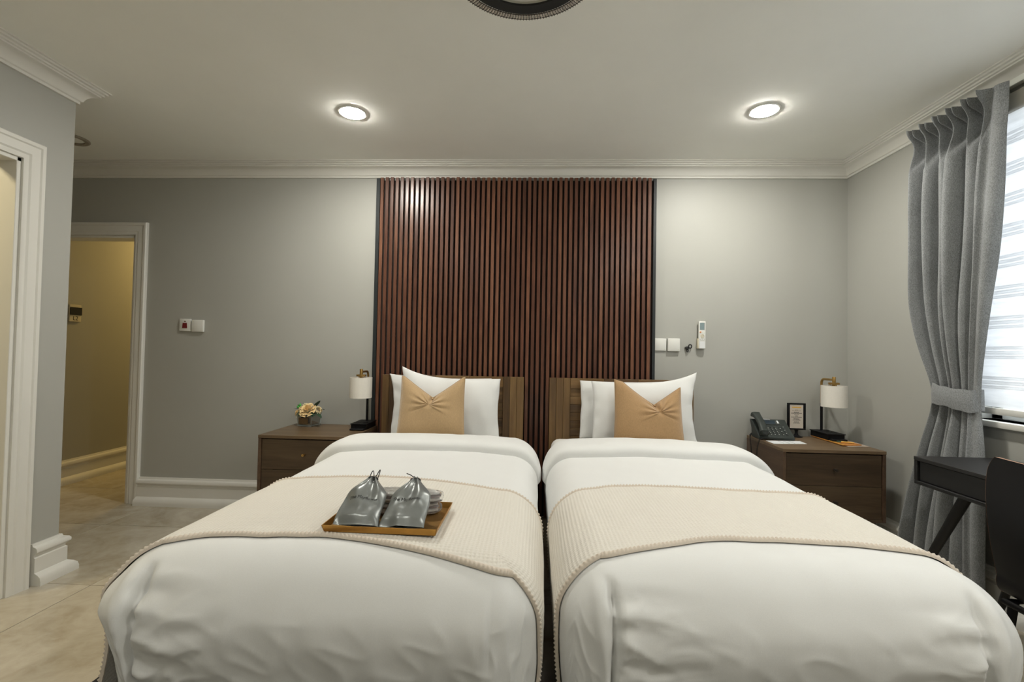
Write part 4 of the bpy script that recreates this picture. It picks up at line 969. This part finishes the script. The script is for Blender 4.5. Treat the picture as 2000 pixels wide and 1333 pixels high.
# ------------------------------------------------------------------ curtain, rail, blind
def curtain():
    t = thing('curtain', 'grey linen pinch pleat curtain gathered by a tieback beside the window', 'curtain', (2.17, 2.55, 0))
    T = Matrix.Translation((-2.17, -2.55, 0))
    zs = [2.505, 2.40, 2.10, 1.70, 1.50, 1.25, 1.08, 1.03, .98, .78, .50, .20, .02]
    yl = [2.765, 2.762, 2.755, 2.745, 2.740, 2.69, 2.645, 2.640, 2.640, 2.705, 2.775, 2.835, 2.85]
    yr = [2.230, 2.232, 2.237, 2.262, 2.295, 2.345, 2.390, 2.395, 2.392, 2.362, 2.35, 2.342, 2.338]
    am = [.100, .100, .125, .130, .125, .100, .062, .056, .060, .085, .105, .115, .115]
    zz = np.concatenate([np.linspace(2.505, 2.34, 60), np.linspace(2.34, .02, 240)[1:]])
    def I(a, z): 
        y = np.interp(-z, [-q for q in zs], a); return y
    sm = lambda a: np.convolve(np.pad(a, 12, mode='edge'), np.ones(25)/25, 'valid')
    YL, YR, AM = sm(I(yl, zz)), sm(I(yr, zz)), sm(I(am, zz))
    u = np.linspace(0, 1, 420); U, Z = np.meshgrid(u, zz, indexing='ij'); n = 5.5
    Lh, Rh, A = YL[None, :], YR[None, :], AM[None, :]
    ub = np.clip(U/.86, 0, 1)                                     # pleated width, then a flat leading panel
    ph = n*ub + .05*np.sin(Z*3+1) + .10*np.sin(Z*1.3)*np.sin(ub*9)
    w_ = (ph % 1.0)*2-1
    body = np.abs(np.cos(w_*PI/2))**.75
    body = body*(.82+.18*np.sin(np.floor(ph)*2.3+1))
    pinch = .85*np.exp(-(w_/.17)**2)
    fan = np.exp(-(w_/.56)**4)*(.60+.40*np.cos(w_*17))*(1.05+.25*smoothstep(2.43, 2.5, Z))
    zp = 2.395
    k1 = smoothstep(zp-.15, zp-.0, Z); k2 = smoothstep(zp+.005, zp+.075, Z)
    f = body*(1-k1)+(pinch*(1-k2)+fan*k2)*k1
    flat = smoothstep(.86, .90, U)
    f = f*(1-flat)+flat*(.45+.25*np.sin((U-.86)/.14*PI))
    f = f+.05*np.sin(Z*5+U*20)*(1-k1)
    X = 2.205-A*f*(1-.10*k1)
    Y = Lh+(Rh-Lh)*(U+.010*np.sin(2*PI*n*U)*(1-k1))
    m = MB(); m.M = T; P = np.stack([X, Y, Z+0*U], -1); m.grid(P); B = P.copy(); B[..., 0] += .003; m.grid(B[::-1])
    m.build('curtain_panel', 'curtain', t, 180, recalc=False)
    m = MB(); m.M = T; a = np.linspace(-.12, PI+.12, 60); v = np.linspace(0, 1, 14); Aa, V = np.meshgrid(a, v, indexing='ij')
    yc, ry = 2.518, .128
    Yb = yc+ry*np.cos(Aa)*(1-.03*V); bulge = .006*np.sin(V*PI)
    Xb = 2.195-(.075+bulge)*np.abs(np.sin(np.clip(Aa, 0, PI)))**.55*np.where((Aa > 0) & (Aa < PI), 1, -.1)
    Zt = 1.075+.015*np.cos(Aa)+.012*(1-np.sin(np.clip(Aa, 0, PI))); Zb = Zt-.105-.006*np.sin(Aa*3)
    Zz = Zb+(Zt-Zb)*V+.002*np.sin(Aa*9)
    P = np.stack([Xb, Yb, Zz], -1); m.grid(P); B = P.copy(); B[..., 0] += .004; m.grid(B[::-1])
    m.build('tieback', 'curtain', t, 180, recalc=False)
    # rail
    t = thing('curtain_rail', 'white curtain rail under the cornice on the window wall', 'curtain rail', (2.222, 1.6, 2.50))
    m = MB(); m.box((-.012, -1.5, .0), (.020, 1.17, .030), .004, 2); m.build('track', 'rail', t)
    m = MB(); m.box((-.010, -1.48, -.014), (.014, .60, -.006), .002); m.build('glider_channel', 'rail', t)
    for y in (-1.2, -.2, .75, 1.12):
        m = MB(); m.box((.02, y-.02, .0), (.0475, y+.02, .022), .003); m.build('bracket', 'rail', t)
    # striped blind
    t = thing('zebra_blind', 'white and grey striped zebra blind covering the window', 'blind', (2.245, 1.48, 2.44))
    y0, y1 = -.98, .99
    m = MB(); m.box((-.035, y0, -.055), (.018, y1, .03), .010, 3); m.build('headrail', 'diffuser', t)
    z = 2.385; k = 0
    while z > 1.0:
        h = .088
        b = max(z-h, .985); m = MB(); m.box((-.012, y0+.01, b-2.44), (-.0105, y1-.01, z-2.44)); o = m.build('blind_band', 'blind', t)
        z -= h
        # sheer zone: a few narrow bands
        for q, (hh, mt) in enumerate(((.012, 'blindsheer'), (.010, 'blind'), (.014, 'blindsheer'), (.009, 'blind'), (.012, 'blindsheer'))):
            if z < 1.0: break
            m = MB(); m.box((-.012, y0+.01, z-hh-2.44), (-.0108, y1-.01, z-2.44)); m.build('sheer_band' if mt == 'blindsheer' else 'blind_band', mt, t); z -= hh
    m = MB(); m.box((-.020, y0+.005, .955-2.44), (.0, y1-.005, .987-2.44), .006, 2); m.build('bottom_bar', 'white', t)
curtain()

# ------------------------------------------------------------------ desk and chair, rug
def desk_chair():
    t = thing('desk', 'black wooden desk with slanted legs in front of the curtain', 'desk', (2.0, 1.65, 0))
    T = Matrix.Translation((-2.0, -1.65, 0))
    def mb(): m = MB(); m.M = T; return m
    x0, x1, y0, y1, zt, zb = 1.812, 2.215, 1.05, 2.325, .756, .628
    m = mb(); m.box((x0, y0, zt-.018), (x1, y1, zt), .002); m.build('desk_top', 'desktop', t)
    m = mb(); m.box((x0+.002, y0, zb), (x1, y1, zb+.016), .002); m.build('bottom_board', 'blackwood', t)
    for a in (y0, y1-.018):
        m = mb(); m.box((x0+.002, a, zb+.0165), (x1, a+.018, zt-.0185), .0015); m.build('side_board', 'blackwood', t)
    m = mb(); m.box((x1-.014, y0+.019, zb+.017), (x1, y1-.019, zt-.019)); m.build('back_board', 'blackwood', t)
    for a, b in ((y0+.02, (y0+y1)/2-.003), ((y0+y1)/2+.003, y1-.020)):
        m = mb(); m.box((x0+.012, a+.002, zb+.019), (x0+.030, b-.002, zt-.021), .001); m.box((x0+.03, a+.02, zb+.03), (x1-.04, b-.02, zt-.04)); m.build('drawer', 'blackwood', t)
    for sx in (0, 1):
        for sy in (0, 1):
            a = (x0+.05 if sx == 0 else x1-.05, y0+.20 if sy == 0 else y1-.215, zb); b = (x0+.035 if sx == 0 else x1-.10, y0-.02 if sy == 0 else (y1+.115 if sx == 0 else y1-.06), 0)
            m = mb(); m.tube([a, b], [.022, .013], 16); m.build('leg', 'blackwood', t)
    # chair with curved plywood back
    t = thing('desk_chair', 'black shell desk chair with a tan plywood edge, back to the beds', 'chair', (1.74, 1.50, 0))
    T = Matrix.Translation((-1.74, -1.50, 0))
    yc, hw = 1.525, .225
    def sh(u, v):      # u -1..1 across, v 0..1 : back top -> back bottom -> seat front
        y = yc+u*hw
        if v < .5:
            k = v/.5; z = .880-k*.42; x = 1.600+.030*k+.0*u*u-.018*math.sin(k*PI)
        elif v < .66:
            k = (v-.5)/.16; a = k*PI/2; z = .46-.05*math.sin(a); x = 1.630+.05*(1-math.cos(a))
        else:
            k = (v-.66)/.34; z = .410+.022*k; x = 1.68+.31*k
        x += .030*u*u*(1 if v < .5 else (1-(v-.5)/.16 if v < .66 else 0))*-1*-1
        return (x, y, z)
    nu, nv = 30, 60; A = np.zeros((nu+1, nv+1, 3))
    for i in range(nu+1):
        for j in range(nv+1):
            u = -1+2*i/nu; v = j/nv
            # rounded corners at the top of the back and at the seat front
            cr = .10; e = min(v*.9, (1-v)*.9); s_ = 1-.16*max(0, (cr-e)/cr)**2.6 if e < cr else 1
            A[i, j] = sh(u*s_, v)
    off = np.cross(np.gradient(A, axis=0), np.gradient(A, axis=1)); off /= np.linalg.norm(off, axis=-1, keepdims=True)+1e-9
    B = A+off*.011
    m = mb(); m.grid(A); m.cur = 0; m.grid(B[::-1]); m.build('seat_shell', 'black', t, 50)
    m = mb(); ring = [(i, 0) for i in range(nu+1)]+[(nu, j) for j in range(1, nv+1)]+[(i, nv) for i in range(nu-1, -1, -1)]+[(0, j) for j in range(nv-1, 0, -1)]
    ex = lambda P, i, j: P[i, j]
    m.grid(np.array([[A[i, j]-off[i, j]*.0006 for i, j in ring], [B[i, j]+off[i, j]*.0006 for i, j in ring]]), close_v=True); m.build('plywood_edge', 'ply', t)
    m = mb()
    m.tube([(1.64, yc-.19, .385), (1.96, yc-.19, .385), (1.96, yc+.19, .385), (1.64, yc+.19, .385)], .011, 10, closed=True); m.build('seat_frame', 'black', t)
    for x, y, dx, dy in ((1.66, yc-.18, -.03, -.03), (1.66, yc+.18, -.03, .03), (1.95, yc-.18, .03, -.03), (1.95, yc+.18, .03, .03)):
        m = mb(); m.tube([(x, y, .39), (x+dx, y+dy, .0)], [.014, .010], 12); m.build('leg', 'black', t)
    m = MB(); m.box((-1.555, .55, .0005), (1.42, 1.735, .011), .004, 2); o = m.build('rug', 'rug', None)
    tag(o, 'black rug on the tiles under the foot of the beds', 'rug')
desk_chair()
